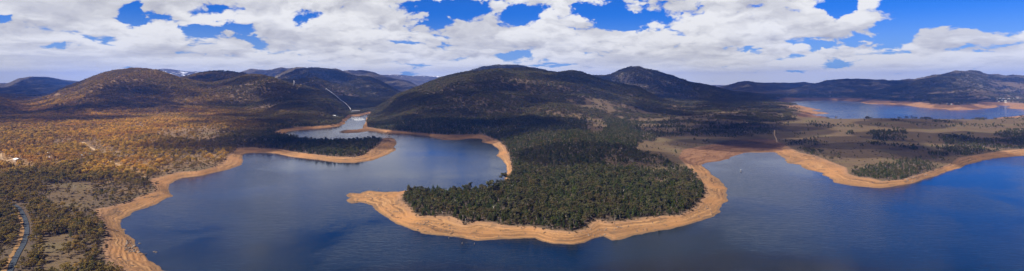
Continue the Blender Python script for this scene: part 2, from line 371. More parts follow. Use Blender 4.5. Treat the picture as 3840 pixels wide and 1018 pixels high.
OPEN = [[(3000, 425), (3150, 440), (3400, 432), (3900, 428), (5000, 415), (5000, 540), (3840, 575), (3600, 610), (3300, 690), (3150, 690), (2990, 600), (2930, 520), (2960, 440)],
        [(2360, 560), (2440, 520), (2640, 505), (2990, 500), (3010, 600), (2900, 590), (2560, 640), (2500, 600)]]
SPARSE = [[(2420, 400), (2600, 385), (2950, 378), (3130, 400), (3130, 470), (3000, 520), (2640, 512), (2440, 500), (2300, 440)],
          [(2130, 372), (2260, 376), (2380, 400), (2390, 425), (2260, 415), (2120, 398)], [(2080, 420), (2180, 425), (2190, 460), (2100, 455)],
          [(2200, 440), (2280, 440), (2270, 520), (2200, 510)], [(2280, 560), (2480, 600), (2520, 700), (2420, 690), (2260, 610)],
          [(2800, 345), (3000, 335), (3400, 350), (3900, 330), (5000, 330), (5000, 405), (3600, 395), (3300, 395), (2950, 378)],
          [(3700, 300), (3900, 300), (3900, 345), (3720, 330)]]
CLEAR = [[(370, 396), (425, 392), (432, 402), (375, 405)], [(590, 490), (690, 478), (706, 510), (600, 522)], [(480, 468), (540, 462), (545, 480), (490, 486)], [(180, 536), (260, 520), (280, 532), (200, 552)], [(740, 330), (800, 326), (806, 336), (745, 338)],[(154, 690), (350, 680), (350, 760), (300, 790), (180, 740)], [(30, 596), (110, 600), (110, 632), (40, 630)], [(295, 535), (360, 520), (440, 560), (470, 600), (380, 590), (300, 560)],
         [(560, 690), (640, 600), (760, 560), (860, 570), (800, 640)], [(0, 400), (10, 400), (10, 410)], [(640, 480), (780, 470), (860, 500), (800, 540), (640, 520)],
         [(150, 900), (250, 880), (330, 960), (280, 1018), (160, 1018)], [(30, 350), (230, 340), (230, 362), (60, 372)], [(160, 700), (340, 690), (330, 790), (200, 760)]]
CLUMPS = [[(3195, 634), (3300, 615), (3393, 600), (3510, 579), (3583, 593), (3510, 630), (3407, 676), (3283, 676), (3188, 662)],
          [(3510, 513), (3612, 505), (3722, 513), (3840, 469), (5000, 440), (5000, 530), (3840, 557), (3737, 575), (3612, 590), (3554, 566)],
          [(3268, 494), (3390, 488), (3400, 536), (3275, 542)], [(3170, 500), (3200, 498), (3200, 512), (3170, 512)], [(3070, 612), (3150, 618), (3150, 632), (3080, 628)], [(3000, 572), (3060, 560), (3060, 585), (3000, 590)]]
MUD = [[(2548, 600), (2552, 560), (2623, 546), (2703, 532), (2758, 522), (2844, 517), (2906, 520), (2955, 545), (2930, 572), (2800, 575), (2757, 586), (2719, 605), (2643, 616), (2600, 625)],
       [(2960, 420), (3110, 425), (3080, 455), (2990, 452)]]
mOpen = region(OPEN); mSparse = region(SPARSE); mClear = region(CLEAR); mClump = region(CLUMPS)
mMud = region(MUD)
nTree = fbm(XX / 75, YY / 75, 4, seed=81)
nTree2 = fbm(XX / 260, YY / 260, 3, seed=82)
DEN = 0.55 + 0.45 * sstep(nTree, .35, .55)
DEN = np.where(UU < 1250, DEN * (0.8 + 0.2 * sstep(nTree2, .35, .6)), DEN)
near_left = (UU < 640) & (PYV > 660)
DEN = np.where(near_left, 0.80 * sstep(nTree, .38, .60) + .12, DEN)
DEN = np.where(mSparse > 0, 0.06 + 0.8 * sstep(nTree, .50, .60), DEN)
DEN = np.where(mOpen > 0, 0.004 + 0.30 * sstep(nTree, .64, .72), DEN)
DEN = np.where(UU > 1000, np.where(mSparse + mOpen > 0, DEN, .5 + .5 * DEN), DEN)
DEN = np.where(mClear > 0, DEN * np.where(near_left, .05, 0.2), DEN)
DEN = np.where(mClump > 0, 0.85 * sstep(nTree, .36, .50), DEN)
DEN = DEN * (BB > 1.02 + .25 * (nTree - .35).clip(0, 1))
DEN = np.where(mMud > 0, 0, DEN)
GRASS = np.clip(1 - DEN * 1.3, 0, 1) * (BB > 1.0) * np.clip(mSparse + mOpen + mClear + .45, 0, 1)
GRASS = np.where((YY > 2100) & (mSparse + mOpen + mClear < .5), 0, GRASS)
DEN = np.where((YY > 2100) & (mSparse + mOpen + mClear < .5), np.maximum(DEN, .75) * (BB > 1.02), DEN)

def mesh_grid(name, X, Y, Z):
    nr, nc = X.shape
    co = np.stack([X, Y, Z], -1).reshape(-1, 3).astype(np.float32)
    i = np.arange(nr * nc).reshape(nr, nc)
    q = np.stack([i[:-1, :-1], i[:-1, 1:], i[1:, 1:], i[1:, :-1]], -1).reshape(-1, 4)
    return mesh_np(name, co, q)

def mesh_np(name, co, faces, smooth=True):
    me = bpy.data.meshes.new(name); co = np.asarray(co, np.float32); faces = np.asarray(faces, np.int32)
    k = faces.shape[1]
    me.vertices.add(len(co)); me.vertices.foreach_set('co', co.ravel())
    me.loops.add(faces.size); me.loops.foreach_set('vertex_index', faces.ravel())
    me.polygons.add(len(faces)); me.polygons.foreach_set('loop_start', np.arange(0, faces.size, k, dtype=np.int32))
    me.polygons.foreach_set('use_smooth', np.full(len(faces), smooth))
    me.update(calc_edges=True); return me

def fattr(me, name, a):
    t = me.attributes.new(name, 'FLOAT', 'POINT'); t.data.foreach_set('value', np.ascontiguousarray(a, dtype=np.float32).ravel())

def link(name, me, mats=(), parent=None, **props):
    o = bpy.data.objects.new(name, me); COL.objects.link(o)
    for m in (mats if isinstance(mats, (list, tuple)) else [mats]):
        if me is not None and m is not None and m.name not in me.materials: me.materials.append(m)
    if parent is not None: o.parent = parent
    for k, v in props.items(): o[k] = v
    return o

def empty(name, loc, rz=0, **props):
    o = bpy.data.objects.new(name, None); COL.objects.link(o); o.location = loc; o.rotation_euler = (0, 0, rz); o.empty_display_size = 1
    for k, v in props.items(): o[k] = v
    return o

# ------------------------------------------------------------------ materials
def material(name):
    m = bpy.data.materials.new(name); m.use_nodes = True; t = NT(m.node_tree); t.n.clear()
    out = t.new('ShaderNodeOutputMaterial'); b = t.new('ShaderNodeBsdfPrincipled'); t.l.new(b.outputs[0], out.inputs[0])
    b.inputs['Specular IOR Level'].default_value = 0.15; b.inputs['Roughness'].default_value = 0.9
    return m, t, b, out

def simple(name, col, rough=0.8, var=0.25, scale=0.6, metal=0.0):
    m, t, b, o = material(name)
    g = t.new('ShaderNodeNewGeometry').outputs['Position']
    n = t.noise(g, scale, 4, 0.6)
    c = t.mix(n, tuple(x * (1 - var) for x in col), tuple(min(1, x * (1 + var)) for x in col))
    t.put(b.inputs['Base Color'], c); b.inputs['Roughness'].default_value = rough; b.inputs['Metallic'].default_value = metal
    return m

# terrain
mt, t, b, out = material('ground')
pos = t.new('ShaderNodeNewGeometry').outputs['Position']
ps = t.sep(pos)
beach = t.attr('beach'); grass = t.attr('grass'); mud = t.attr('mud'); warm = t.attr('warm'); snow = t.attr('snow'); far = t.attr('far')
nf = t.noise(pos, 0.5, 6, 0.65); nm = t.noise(pos, 0.06, 5, 0.6); nl = t.noise(pos, 0.012, 4, 0.55)
# bare band: sand with strand lines that follow the old water levels
zl = t.math('ADD', ps[2], t.math('MULTIPLY', t.math('SUBTRACT', nm, 0.5), 1.3))
zl2 = t.math('ADD', zl, t.math('MULTIPLY', t.math('SUBTRACT', nf, 0.5), 0.35))
strand = t.noise(t.comb(t.math('MULTIPLY', ps[0], 0.004), t.math('MULTIPLY', ps[1], 0.004), t.math('MULTIPLY', zl2, 2.6)), 1.0, 5, 0.7)
strandf = t.noise(t.comb(t.math('MULTIPLY', ps[0], 0.01), t.math('MULTIPLY', ps[1], 0.01), t.math('MULTIPLY', zl2, 9.0)), 1.0, 3, 0.6)
sand = t.ramp(strand, [(0.36, (0.055, 0.033, 0.020)), (0.46, (0.18, 0.092, 0.042)), (0.54, (0.29, 0.155, 0.066)), (0.70, (0.41, 0.245, 0.115))])
sand = t.mix(t.mapr(strandf, 0.35, 0.62, 0.55, 0.0), sand, (0.25, 0.14, 0.07))
sand = t.mix(t.mapr(nl, 0.45, 0.65, 0.0, 0.75), sand, t.mix(nf, (0.27, 0.125, 0.045), (0.37, 0.19, 0.080)))
patch = t.noise(t.comb(ps[0], ps[1], t.math('MULTIPLY', ps[2], 12.0)), 0.035, 5, 0.65)
sand = t.mix(t.mapr(patch, 0.565, 0.64, 0.0, 0.8), sand, (0.12, 0.075, 0.045))
spk = t.noise(pos, 1.6, 3, 0.7)
sand = t.mix(t.mapr(spk, 0.62, 0.70, 0.0, 0.7), sand, (0.10, 0.065, 0.045))
sand = t.mix(t.mapr(beach, 0.72, 1.0, 0.0, 0.55), sand, t.mix(nf, (0.09, 0.055, 0.04), (0.36, 0.22, 0.14)))
sand = t.mix(t.mapr(ps[2], 0.12, 0.80, 0.80, 0.0), sand, (0.13, 0.085, 0.05))
mudc = t.mix(nf, (0.060, 0.028, 0.016), (0.13, 0.062, 0.034))
mudc = t.mix(t.mapr(strand, 0.45, 0.56), mudc, (0.19, 0.10, 0.055))
sand = t.mix(t.math('MULTIPLY', mud, 0.92), sand, mudc)
# ground above it
soil = t.mix(nf, (0.040, 0.029, 0.020), (0.115, 0.080, 0.055))
soilw = t.mix(nf, (0.13, 0.075, 0.030), (0.36, 0.21, 0.085))  # soil with the golden sunlight painted into its colour
soil = t.mix(warm, soil, soilw)
gr = t.mix(nm, (0.080, 0.053, 0.028), (0.145, 0.098, 0.052))
gr = t.mix(t.mapr(t.noise(pos, 0.22, 5, 0.7), 0.48, 0.62, 0.0, 0.6), gr, (0.052, 0.040, 0.028))
gr = t.mix(t.mapr(nf, 0.5, 0.72, 0.0, 0.65), gr, (0.06, 0.045, 0.03))
gr = t.mix(t.mapr(nl, 0.50, 0.66, 0.0, 0.5), gr, (0.125, 0.105, 0.050))
gr = t.mix(t.math('MULTIPLY', warm, 0.7), gr, t.mix(nm, (0.17, 0.10, 0.05), (0.30, 0.18, 0.09)))
land = t.mix(t.math('MULTIPLY', grass, 0.95), soil, gr)
# distant bush: crowns too small to stand apart
can = t.noise(pos, 0.085, 4, 0.75)
bush = t.ramp(can, [(0.38, (0.020, 0.019, 0.015)), (0.5, (0.065, 0.054, 0.036)), (0.62, (0.17, 0.125, 0.075))])
bush = t.mix(t.mapr(nl, 0.55, 0.68, 0.0, 0.7), bush, (0.20, 0.17, 0.12))
land = t.mix(far, land, bush)
land = t.mix(t.math('MULTIPLY', snow, t.mapr(t.noise(pos, 0.004, 6, 0.8), 0.555, 0.60)), land, (0.85, 0.87, 0.92))
bm_ = t.mapr(t.math('ADD', beach, t.math('MULTIPLY', t.math('SUBTRACT', nf, 0.5), 0.30)), 0.97, 1.05)
t.put(b.inputs['Base Color'], t.mix(bm_, sand, land))
bmp = t.new('ShaderNodeBump'); bmp.inputs['Distance'].default_value = 0.6; bmp.inputs['Strength'].default_value = 0.8
t.put(bmp.inputs['Height'], t.math('ADD', nf, t.math('MULTIPLY', strand, 0.8)))
bmp2 = t.new('ShaderNodeBump'); t.put(bmp2.inputs['Strength'], far); bmp2.inputs['Distance'].default_value = 14.0
t.put(bmp2.inputs['Height'], can); t.l.new(bmp.outputs[0], bmp2.inputs['Normal']); t.l.new(bmp2.outputs[0], b.inputs['Normal'])
b.inputs['Specular IOR Level'].default_value = 0.1
M_GROUND = mt

# water
mw, t, b, out = material('water')
pos = t.new('ShaderNodeNewGeometry').outputs['Position']
rot = t.new('ShaderNodeMapping'); t.put(rot.inputs[0], pos); rot.inputs['Rotation'].default_value = (0, 0, math.radians(-38)); rot.inputs['Scale'].default_value = (0.42, 1.0, 1.0)
lane = t.noise(pos, 0.0035, 4, 0.6, 0.6)
wa = t.noise(rot.outputs[0], 0.50, 5, 0.65, 0.4); wb = t.noise(rot.outputs[0], 0.16, 3, 0.6, 0.8)
hgt = t.math('ADD', t.math('MULTIPLY', wa, 1.0), t.math('MULTIPLY', wb, 1.6))
bw = t.new('ShaderNodeBump'); t.put(bw.inputs['Height'], hgt); bw.inputs['Distance'].default_value = 1.0
cd1 = t.vmath('LENGTH', t.vmath('MULTIPLY', t.vmath('SUBTRACT', pos, (-140.0, 1260.0, 0.0)), (1.0, 0.6, 1.0)), out=1)
cd2 = t.vmath('LENGTH', t.vmath('MULTIPLY', t.vmath('SUBTRACT', pos, (-700.0, 2300.0, 0.0)), (1.0, 0.6, 1.0)), out=1)
calm = t.math('MULTIPLY', t.mapr(cd1, 120, 420), t.mapr(cd2, 250, 520))
t.put(bw.inputs['Strength'], t.math('MULTIPLY', t.mapr(lane, 0.35, 0.62, 0.05, 0.22), t.math('ADD', 0.35, t.math('MULTIPLY', calm, 0.65))))
t.l.new(bw.outputs[0], b.inputs['Normal'])
t.put(b.inputs['Base Color'], t.mix(lane, (0.000, 0.006, 0.015), (0.000, 0.010, 0.024)))
b.inputs['Roughness'].default_value = 0.10; b.inputs['IOR'].default_value = 1.333; b.inputs['Specular IOR Level'].default_value = 0.42
M_WATER = mw

def leaf_mat(name, dark, light, warmc, translucency=0.38):
    m, t, b, out = material(name)
    oi = t.new('ShaderNodeObjectInfo').outputs['Random']
    g = t.new('ShaderNodeNewGeometry')
    isl = g.outputs['Random Per Island']
    nz = t.noise(g.outputs['Position'], 0.02, 3, 0.6)
    f = t.math('ADD', t.math('MULTIPLY', oi, 0.55), t.math('MULTIPLY', isl, 0.45))
    c = t.mix(f, dark, light)
    c = t.mix(t.mapr(nz, 0.4, 0.65, 0.0, 0.5), c, tuple((x + y) * .5 * k for x, y, k in zip(dark, light, (1.25, .95, .9))))
    wm = t.attr('tint', 'INSTANCER')
    cw = t.mix(f, tuple(x * .55 for x in warmc), tuple(x * 1.3 for x in warmc))  # leaf colour carrying the painted golden light
    hue = t.noise(g.outputs['Position'], 0.006, 4, 0.6)
    cw = t.mix(t.mapr(hue, 0.48, 0.62, 0.0, 0.55), cw, (0.42, 0.19, 0.055))
    c = t.mix(wm, c, cw)
    d1 = t.new('ShaderNodeBsdfDiffuse'); t.put(d1.inputs[0], c)
    d2 = t.new('ShaderNodeBsdfTranslucent'); t.put(d2.inputs[0], c)
    mx = t.new('ShaderNodeMixShader'); mx.inputs[0].default_value = translucency
    t.l.new(d1.outputs[0], mx.inputs[1]); t.l.new(d2.outputs[0], mx.inputs[2]); t.l.new(mx.outputs[0], out.inputs[0])
    t.n.remove(b)
    return m
M_GUM = leaf_mat('gum_leaves', (0.026, 0.030, 0.013), (0.145, 0.140, 0.062), (0.70, 0.43, 0.075))
M_OLIVE = leaf_mat('olive_leaves', (0.034, 0.033, 0.016), (0.165, 0.135, 0.062), (0.74, 0.42, 0.085))
M_DENSE = leaf_mat('dark_leaves', (0.022, 0.034, 0.012), (0.092, 0.112, 0.034), (0.26, 0.17, 0.04))
M_SHRUB = leaf_mat('shrub_leaves', (0.030, 0.024, 0.017), (0.105, 0.085, 0.050), (0.24, 0.14, 0.05))
M_TWIG = simple('grey_twigs', (0.20, 0.17, 0.15), 0.9, 0.4, 2.0)
M_BARK = simple('pale_bark', (0.24, 0.20, 0.165), 0.9, 0.45, 1.2)
M_DEAD = simple('dead_wood', (0.42, 0.37, 0.33), 0.9, 0.3, 1.2)
M_ROCK = simple('granite', (0.20, 0.155, 0.12), 0.95, 0.4, 1.0)
M_DROCK = simple('dark_granite', (0.13, 0.10, 0.085), 0.95, 0.4, 1.0)

# ------------------------------------------------------------------ terrain, water
me = mesh_grid('ground', XX, YY, ZZ)
fattr(me, 'beach', BB); fattr(me, 'grass', GRASS); fattr(me, 'mud', mMud)
nGul = fbm(XX / 130 + 9, YY / 330, 4, seed=84)
WARM = sstep(1150 - UU + (nTree2 - .5) * 600, 0, 620) * (.35 + .65 * sstep(PYV, 330, 430)) * (1 - sstep(PYV + (nTree - .5) * 160, 612, 706)) * (.66 + .34 * sstep(nGul, .40, .50))  # golden light on the left slopes, put into leaf and soil colour
fattr(me, 'warm', WARM)
fattr(me, 'snow', sstep(YY, 11000, 11800) * sstep(ZZ + 30 * (nTree - .5), 215, 285) * ((UU < 900) | ((UU > 1380) & (UU < 1800))))
fattr(me, 'far', sstep(YY, 4300, 5600) * (BB > 1) * (1 - .8 * mSparse))
link('ground', me, M_GROUND, kind='structure')
wm_ = mesh_np('water', [(-21500, -800, 0), (21500, -800, 0), (21500, 17400, 0), (-21500, 17400, 0)], [(0, 1, 2, 3)])
link('water', wm_, M_WATER, kind='structure')


# ------------------------------------------------------------------ mesh builder
class MB:
    def __init__(s): s.v = []; s.f = []
    def quad(s, a, b, c, d):
        i = len(s.v); s.v += [a, b, c, d]; s.f.append((i, i + 1, i + 2, i + 3))
    def box(s, x0, x1, y0, y1, z0, z1):
        i = len(s.v)
        s.v += [(x0, y0, z0), (x1, y0, z0), (x1, y1, z0), (x0, y1, z0), (x0, y0, z1), (x1, y0, z1), (x1, y1, z1), (x0, y1, z1)]
        s.f += [(i, i + 3, i + 2, i + 1), (i + 4, i + 5, i + 6, i + 7), (i, i + 1, i + 5, i + 4), (i + 1, i + 2, i + 6, i + 5), (i + 2, i + 3, i + 7, i + 6), (i + 3, i, i + 4, i + 7)]
    def tube(s, pts, rad, n=6, cap=True):
        pts = [Vector(p) for p in pts]; rings = []
        for k, p in enumerate(pts):
            dr = (pts[min(k + 1, len(pts) - 1)] - pts[max(k - 1, 0)]).normalized()
            a = dr.orthogonal().normalized(); bb = dr.cross(a)
            base = len(s.v)
            for j in range(n):
                an = 2 * math.pi * j / n; s.v.append(tuple(p + (a * math.cos(an) + bb * math.sin(an)) * rad[k]))
            rings.append(base)
        for r0, r1 in zip(rings, rings[1:]):
            for j in range(n): s.f.append((r0 + j, r0 + (j + 1) % n, r1 + (j + 1) % n, r1 + j))
        if cap:
            s.f.append(tuple(rings[0] + j for j in reversed(range(n)))); s.f.append(tuple(rings[-1] + j for j in range(n)))
    def mesh(s, name, smooth=False):
        me = bpy.data.meshes.new(name); me.from_pydata([tuple(v) for v in s.v], [], s.f); me.update()
        if smooth: me.polygons.foreach_set('use_smooth', [True] * len(me.polygons))
        return me
    def build(s, name, mat, parent=None, smooth=False, **props): return link(name, s.mesh(name, smooth), mat, parent, **props)

def leaf_cloud(mb, R, centre, rad, n, size, flat=0.75, up=0.35):
    c = Vector(centre)
    for _ in range(n):
        dv = Vector((R.gauss(0, 1), R.gauss(0, 1), R.gauss(0, 1)))
        if dv.length < 1e-3: continue
        dv.normalize(); r = R.random() ** 0.35
        p = c + Vector((dv.x * rad * r, dv.y * rad * r, dv.z * rad * r * flat))
        nrm = (dv + Vector((R.gauss(0, .55), R.gauss(0, .55), R.gauss(0, .55) + up))).normalized()
        a = nrm.orthogonal().normalized(); an = R.random() * 6.28
        bq = nrm.cross(a); a2 = a * math.cos(an) + bq * math.sin(an); b2 = nrm.cross(a2)
        sz = size * (0.6 + 0.8 * R.random()); a2 *= sz * .5; b2 *= sz * .36
        mb.quad(tuple(p - a2), tuple(p - b2), tuple(p + a2), tuple(p + b2))

def make_tree_meshes(seed, style, detail=1.0):
    """trunk mesh and crown mesh of a tree about 11 m tall"""
    R = random.Random(seed); tr = MB(); cr = MB()
    ht = 11 * (0.85 + 0.3 * R.random())
    lean = Vector((R.gauss(0, .4), R.gauss(0, .4), 0))
    if style == 'gum':
        split = ht * R.uniform(.30, .42); top = Vector((0, 0, split)) + lean
        tr.tube([(0, 0, -0.6), lean * .4 + Vector((0, 0, split * .5)), top], [.26, .20, .16], 5)
        nb = R.randint(5, 8)
        for k in range(nb):
            an = 6.28 * (k + R.random() * .7) / nb; rr = R.uniform(1.0, 3.1); z = ht * R.uniform(.55, .95) - rr * .35
            tip = Vector((math.cos(an) * rr, math.sin(an) * rr, z)) + lean * 1.4
            mid = top.lerp(tip, .5) + Vector((R.gauss(0, .25), R.gauss(0, .25), .3))
            tr.tube([top, mid, tip], [.12, .08, .03], 4)
            leaf_cloud(cr, R, tip + Vector((0, 0, .2)), R.uniform(1.0, 1.7), int(34 * detail), 0.95 / detail ** .4, .62)
        leaf_cloud(cr, R, top + Vector((0, 0, ht * .42)), 1.7, int(40 * detail), 0.95 / detail ** .4, .8)
    elif style == 'dense':
        tr.tube([(0, 0, -0.6), lean * .4 + Vector((0, 0, ht * .5)), lean + Vector((0, 0, ht * .86))], [.24, .16, .05], 5)
        nl = 7
        for k in range(nl):
            q = k / (nl - 1); z = ht * (.24 + .68 * q); rad = (2.5 * (1 - q) ** .65 + .5) * R.uniform(.85, 1.15)
            for j in range(3 if q < .75 else 1):
                an = R.random() * 6.28; rr = rad * .5 if q < .75 else 0
                leaf_cloud(cr, R, (math.cos(an) * rr + lean.x * q, math.sin(an) * rr + lean.y * q, z), rad * .66, int(22 * detail), 0.95 / detail ** .4, .8)
    elif style == 'spread':
        split = ht * .22; top = Vector((0, 0, split))
        tr.tube([(0, 0, -0.6), top], [.34, .26], 5)
        nb = 9
        for k in range(nb):
            an = 6.28 * (k + R.random() * .7) / nb; rr = R.uniform(1.4, 4.0); z = ht * R.uniform(.36, .76)
            tip = Vector((math.cos(an) * rr, math.sin(an) * rr, z))
            tr.tube([top, top.lerp(tip, .5) + Vector((0, 0, .4)), tip], [.15, .1, .04], 4)
            leaf_cloud(cr, R, tip, R.uniform(1.4, 2.1), int(42 * detail), 1.0 / detail ** .4, .65)
        leaf_cloud(cr, R, (0, 0, ht * .74), 2.3, int(46 * detail), 1.0 / detail ** .4, .6)
    return tr.mesh(style + '_trunk'), cr.mesh(style + '_crown')

def dead_mesh(seed):
    R = random.Random(seed); tr = MB(); ht = 9 + 3 * R.random()
    def grow(p, dv, L, r, lev):
        q = p + dv * L; mid = p.lerp(q, .5) + Vector((R.gauss(0, .12), R.gauss(0, .12), 0)) * L * .4
        tr.tube([p, mid, q], [r, r * .8, r * .55], 4, cap=False)
        if lev == 0: return
        for _ in range(R.randint(2, 3)):
            nd = (dv + Vector((R.gauss(0, .55), R.gauss(0, .55), R.gauss(.1, .3)))).normalized()
            grow(mid.lerp(q, R.random()), nd, L * R.uniform(.5, .75), r * .6, lev - 1)
    grow(Vector((0, 0, -.6)), Vector((R.gauss(0, .08), R.gauss(0, .08), 1)).normalized(), ht * .42, .26, 3)
    return tr.mesh('dead_trunk')

def shrub_mesh(seed, twig=False):
    R = random.Random(seed); cr = MB()
    for _ in range(R.randint(3, 5)):
        leaf_cloud(cr, R, (R.gauss(0, .7), R.gauss(0, .7), R.uniform(.3, .8)), R.uniform(.5, .9), 16, 0.65, .7)
    return cr.mesh('shrub_foliage')

def clump_mesh(seed, n=5, spread=7.0, leaves=34, size=1.7):
    """a handful of far trees, each with its crown of leaf faces"""
    R = random.Random(seed); cr = MB()
    for k in range(n):
        x, y = R.gauss(0, spread * .5), R.gauss(0, spread * .5); ht = R.uniform(7, 12)
        cr.tube([(x, y, -1.5), (x, y, ht * .7)], [.22, .1], 3, cap=False)
        leaf_cloud(cr, R, (x, y, ht * .62), R.uniform(1.8, 2.8), leaves, size, 1.05)
    return cr.mesh('tree_clump')

GUM = [make_tree_meshes(100 + i, 'gum') for i in range(6)]
DENSE = [make_tree_meshes(200 + i, 'dense') for i in range(5)]
SPREAD = [make_tree_meshes(300 + i, 'spread') for i in range(3)]
for g_ in GUM: g_[1].materials.append(M_GUM); g_[0].materials.append(M_BARK)
for i_, g_ in enumerate(SPREAD): g_[1].materials.append(M_OLIVE); g_[0].materials.append(M_BARK)
for g_ in DENSE: g_[1].materials.append(M_DENSE); g_[0].materials.append(M_BARK)
DEADM = [dead_mesh(400 + i) for i in range(5)]
for g_ in DEADM: g_.materials.append(M_DEAD)
SHRUBS = [shrub_mesh(500 + i) for i in range(4)]
for g_ in SHRUBS: g_.materials.append(M_SHRUB)

def joined(name, parts):
    bm = bmesh.new(); me = bpy.data.meshes.new(name); mats = []
    for p in parts:
        n0 = len(bm.faces); bm.from_mesh(p); bm.faces.ensure_lookup_table()
        for fc in bm.faces[n0:]: fc.material_index = len(mats)
        mats.append(p.materials[0] if p.materials else None)
    bm.to_mesh(me); bm.free()
    for m in mats: me.materials.append(m)
    return me
FULL = {'gum': [joined('gum_tree_mesh', g) for g in GUM], 'dense': [joined('dense_tree_mesh', g) for g in DENSE], 'spread': [joined('spread_tree_mesh', g) for g in SPREAD]}
CL_OL = [clump_mesh(600 + i) for i in range(4)]
for g_ in CL_OL: g_.materials.append(M_OLIVE)
CL_GU = [clump_mesh(620 + i) for i in range(4)]
for g_ in CL_GU: g_.materials.append(M_GUM)

def src(me):
    return bpy.data.objects.new(me.name, me)      # never linked: only the scatter below shows it

def scatter(name, P, scale, rot, vi, tint, variants, **props):
    me = bpy.data.meshes.new(name); me.vertices.add(len(P)); me.vertices.foreach_set('co', np.asarray(P, np.float32).ravel())
    fattr(me, 'scl', scale); fattr(me, 'rot', rot); fattr(me, 'tint', tint); fattr(me, 'vi', np.asarray(vi, np.float32))
    o = link(name, me, (), **props)
    ng = bpy.data.node_groups.new(name, 'GeometryNodeTree')
    ng.interface.new_socket('Geometry', in_out='INPUT', socket_type='NodeSocketGeometry')
    ng.interface.new_socket('Geometry', in_out='OUTPUT', socket_type='NodeSocketGeometry')
    gi = ng.nodes.new('NodeGroupInput'); go = ng.nodes.new('NodeGroupOutput'); jn = ng.nodes.new('GeometryNodeJoinGeometry')
    L = ng.links
    def named(a):
        n = ng.nodes.new('GeometryNodeInputNamedAttribute'); n.data_type = 'FLOAT'; n.inputs[0].default_value = a; return n.outputs[0]
    sc_, ro_, vi_ = named('scl'), named('rot'), named('vi')
    cx = ng.nodes.new('ShaderNodeCombineXYZ'); L.new(ro_, cx.inputs[2])
    for k, v in enumerate(variants):
        oi = ng.nodes.new('GeometryNodeObjectInfo'); oi.inputs[0].default_value = src(v); oi.inputs['As Instance'].default_value = True
        cm = ng.nodes.new('FunctionNodeCompare'); cm.data_type = 'FLOAT'; cm.operation = 'EQUAL'
        L.new(vi_, cm.inputs[0]); cm.inputs[1].default_value = float(k)
        for s_ in cm.inputs:
            if s_.name == 'Epsilon': s_.default_value = 0.1
        ip = ng.nodes.new('GeometryNodeInstanceOnPoints')
        L.new(gi.outputs[0], ip.inputs['Points']); L.new(cm.outputs[0], ip.inputs['Selection']); L.new(oi.outputs['Geometry'], ip.inputs['Instance'])
        L.new(cx.outputs[0], ip.inputs['Rotation']); L.new(sc_, ip.inputs['Scale'])
        L.new(ip.outputs[0], jn.inputs[0])
    L.new(jn.outputs[0], go.inputs[0])
    md = o.modifiers.new('scatter', 'NODES'); md.node_group = ng
    return o

# ------------------------------------------------------------------ where trees stand
def candidates(y0, y1, rho, umin=-260, umax=4100):
    """random points with rho per square metre between two distances"""
    area = (umax - umin) / F * (y1 ** 2 - y0 ** 2) / 2
    n = int(area * rho)
    Y = np.sqrt(rng.uniform(y0 ** 2, y1 ** 2, n)); X = (rng.uniform(umin, umax, n) - 1920) / F * Y
    return X, Y

ROADS = []      # filled before scattering: (polyline world XY, half width)
ROAD_PX = [(20, 1060), (37, 1018), (61, 964), (88, 915), (100, 874), (98, 838), (85, 805), (65, 777), (33, 764), (0, 756), (-60, 745), (-160, 735)]
TRACKS_PX = [
 ([(-60, 600), (0, 611), (14, 607), (26, 616), (47, 628), (70, 636), (94, 640), (122, 639), (145, 634), (183, 630), (218, 621), (250, 612)], 2.6),
 ([(2, 576), (4, 590), (14, 607)], 2.4), ([(14, 607), (35, 602), (56, 595), (72, 588), (84, 583)], 2.4),
 ([(403, 604), (456, 624), (497, 644), (537, 664), (556, 678)], 1.8),
 ([(298, 541), (310, 534), (326, 547), (347, 558), (369, 569), (400, 572), (424, 572), (486, 572)], 2.4),
 ([(2905, 488), (2904, 505), (2910, 520), (2914, 535)], 1.5)]
road_w = [hit(*p) for p in ROAD_PX]
tracks_w = [([hit(*p) for p in P], hw) for P, hw in TRACKS_PX]
ROADS.append(([(p[0], p[1]) for p in road_w], 5.2))
for P, hw in tracks_w: ROADS.append(([(p[0], p[1]) for p in P], hw + 3))
BUILD_PX = [(65, 606, 13), (188, 594, 9), (180, 578, 7), (322, 583, 10), (88, 590, 6), (100, 620, 8), (1325, 424, 25), (1104, 319, 22), (1104, 325, 22), (1122, 326, 18), (1135, 328, 18), (1116, 332, 14), (1255, 440, 22), (587, 693, 10)]
BUILD_W = [(*hit(x, y)[:2], r) for x, y, r in BUILD_PX]
VILLAGE_PX = [(3536, 386), (3545, 382), (3552, 390), (3560, 384), (3568, 379), (3570, 392), (3580, 386), (3588, 381), (3596, 387), (3556, 377), (3578, 376), (3606, 383), (3617, 378), (3632, 374), (3642, 377),
              (3742, 376), (3750, 372), (3758, 378), (3764, 373), (3771, 380), (3776, 374), (3783, 371), (3786, 378), (3792, 374), (3798, 380), (3802, 371), (3808, 375), (3815, 371), (3770, 386), (3746, 383),
              (2946, 355), (2958, 357), (3120, 360), (3132, 358), (3112, 363)]
VILLAGE_W = [hit(x, y, lo=3300) for x, y in VILLAGE_PX]

def filt(X, Y, hmax=12.0, dens=True, mult=1.0):
    D = gsamp(DEN, X, Y) if dens else np.ones_like(X)
    keep = rng.random(len(X)) < D * mult
    X, Y = X[keep], Y[keep]
    z = gsamp(ZZ, X, Y)
    top = (z + hmax - H) / Y
    k = (top >= gsamp(HOR, X, Y * 0.995) - 0.0006) & (z > 0.8)
    X, Y, z = X[k], Y[k], z[k]
    ok = np.ones(len(X), bool)
    for P, hw in ROADS: ok &= dpoly(X, Y, P, closed=False) > hw
    for bx, by, r in BUILD_W: ok &= (X - bx) ** 2 + (Y - by) ** 2 > r * r
    # keep the view of the near houses open
    return X[ok], Y[ok], z[ok]

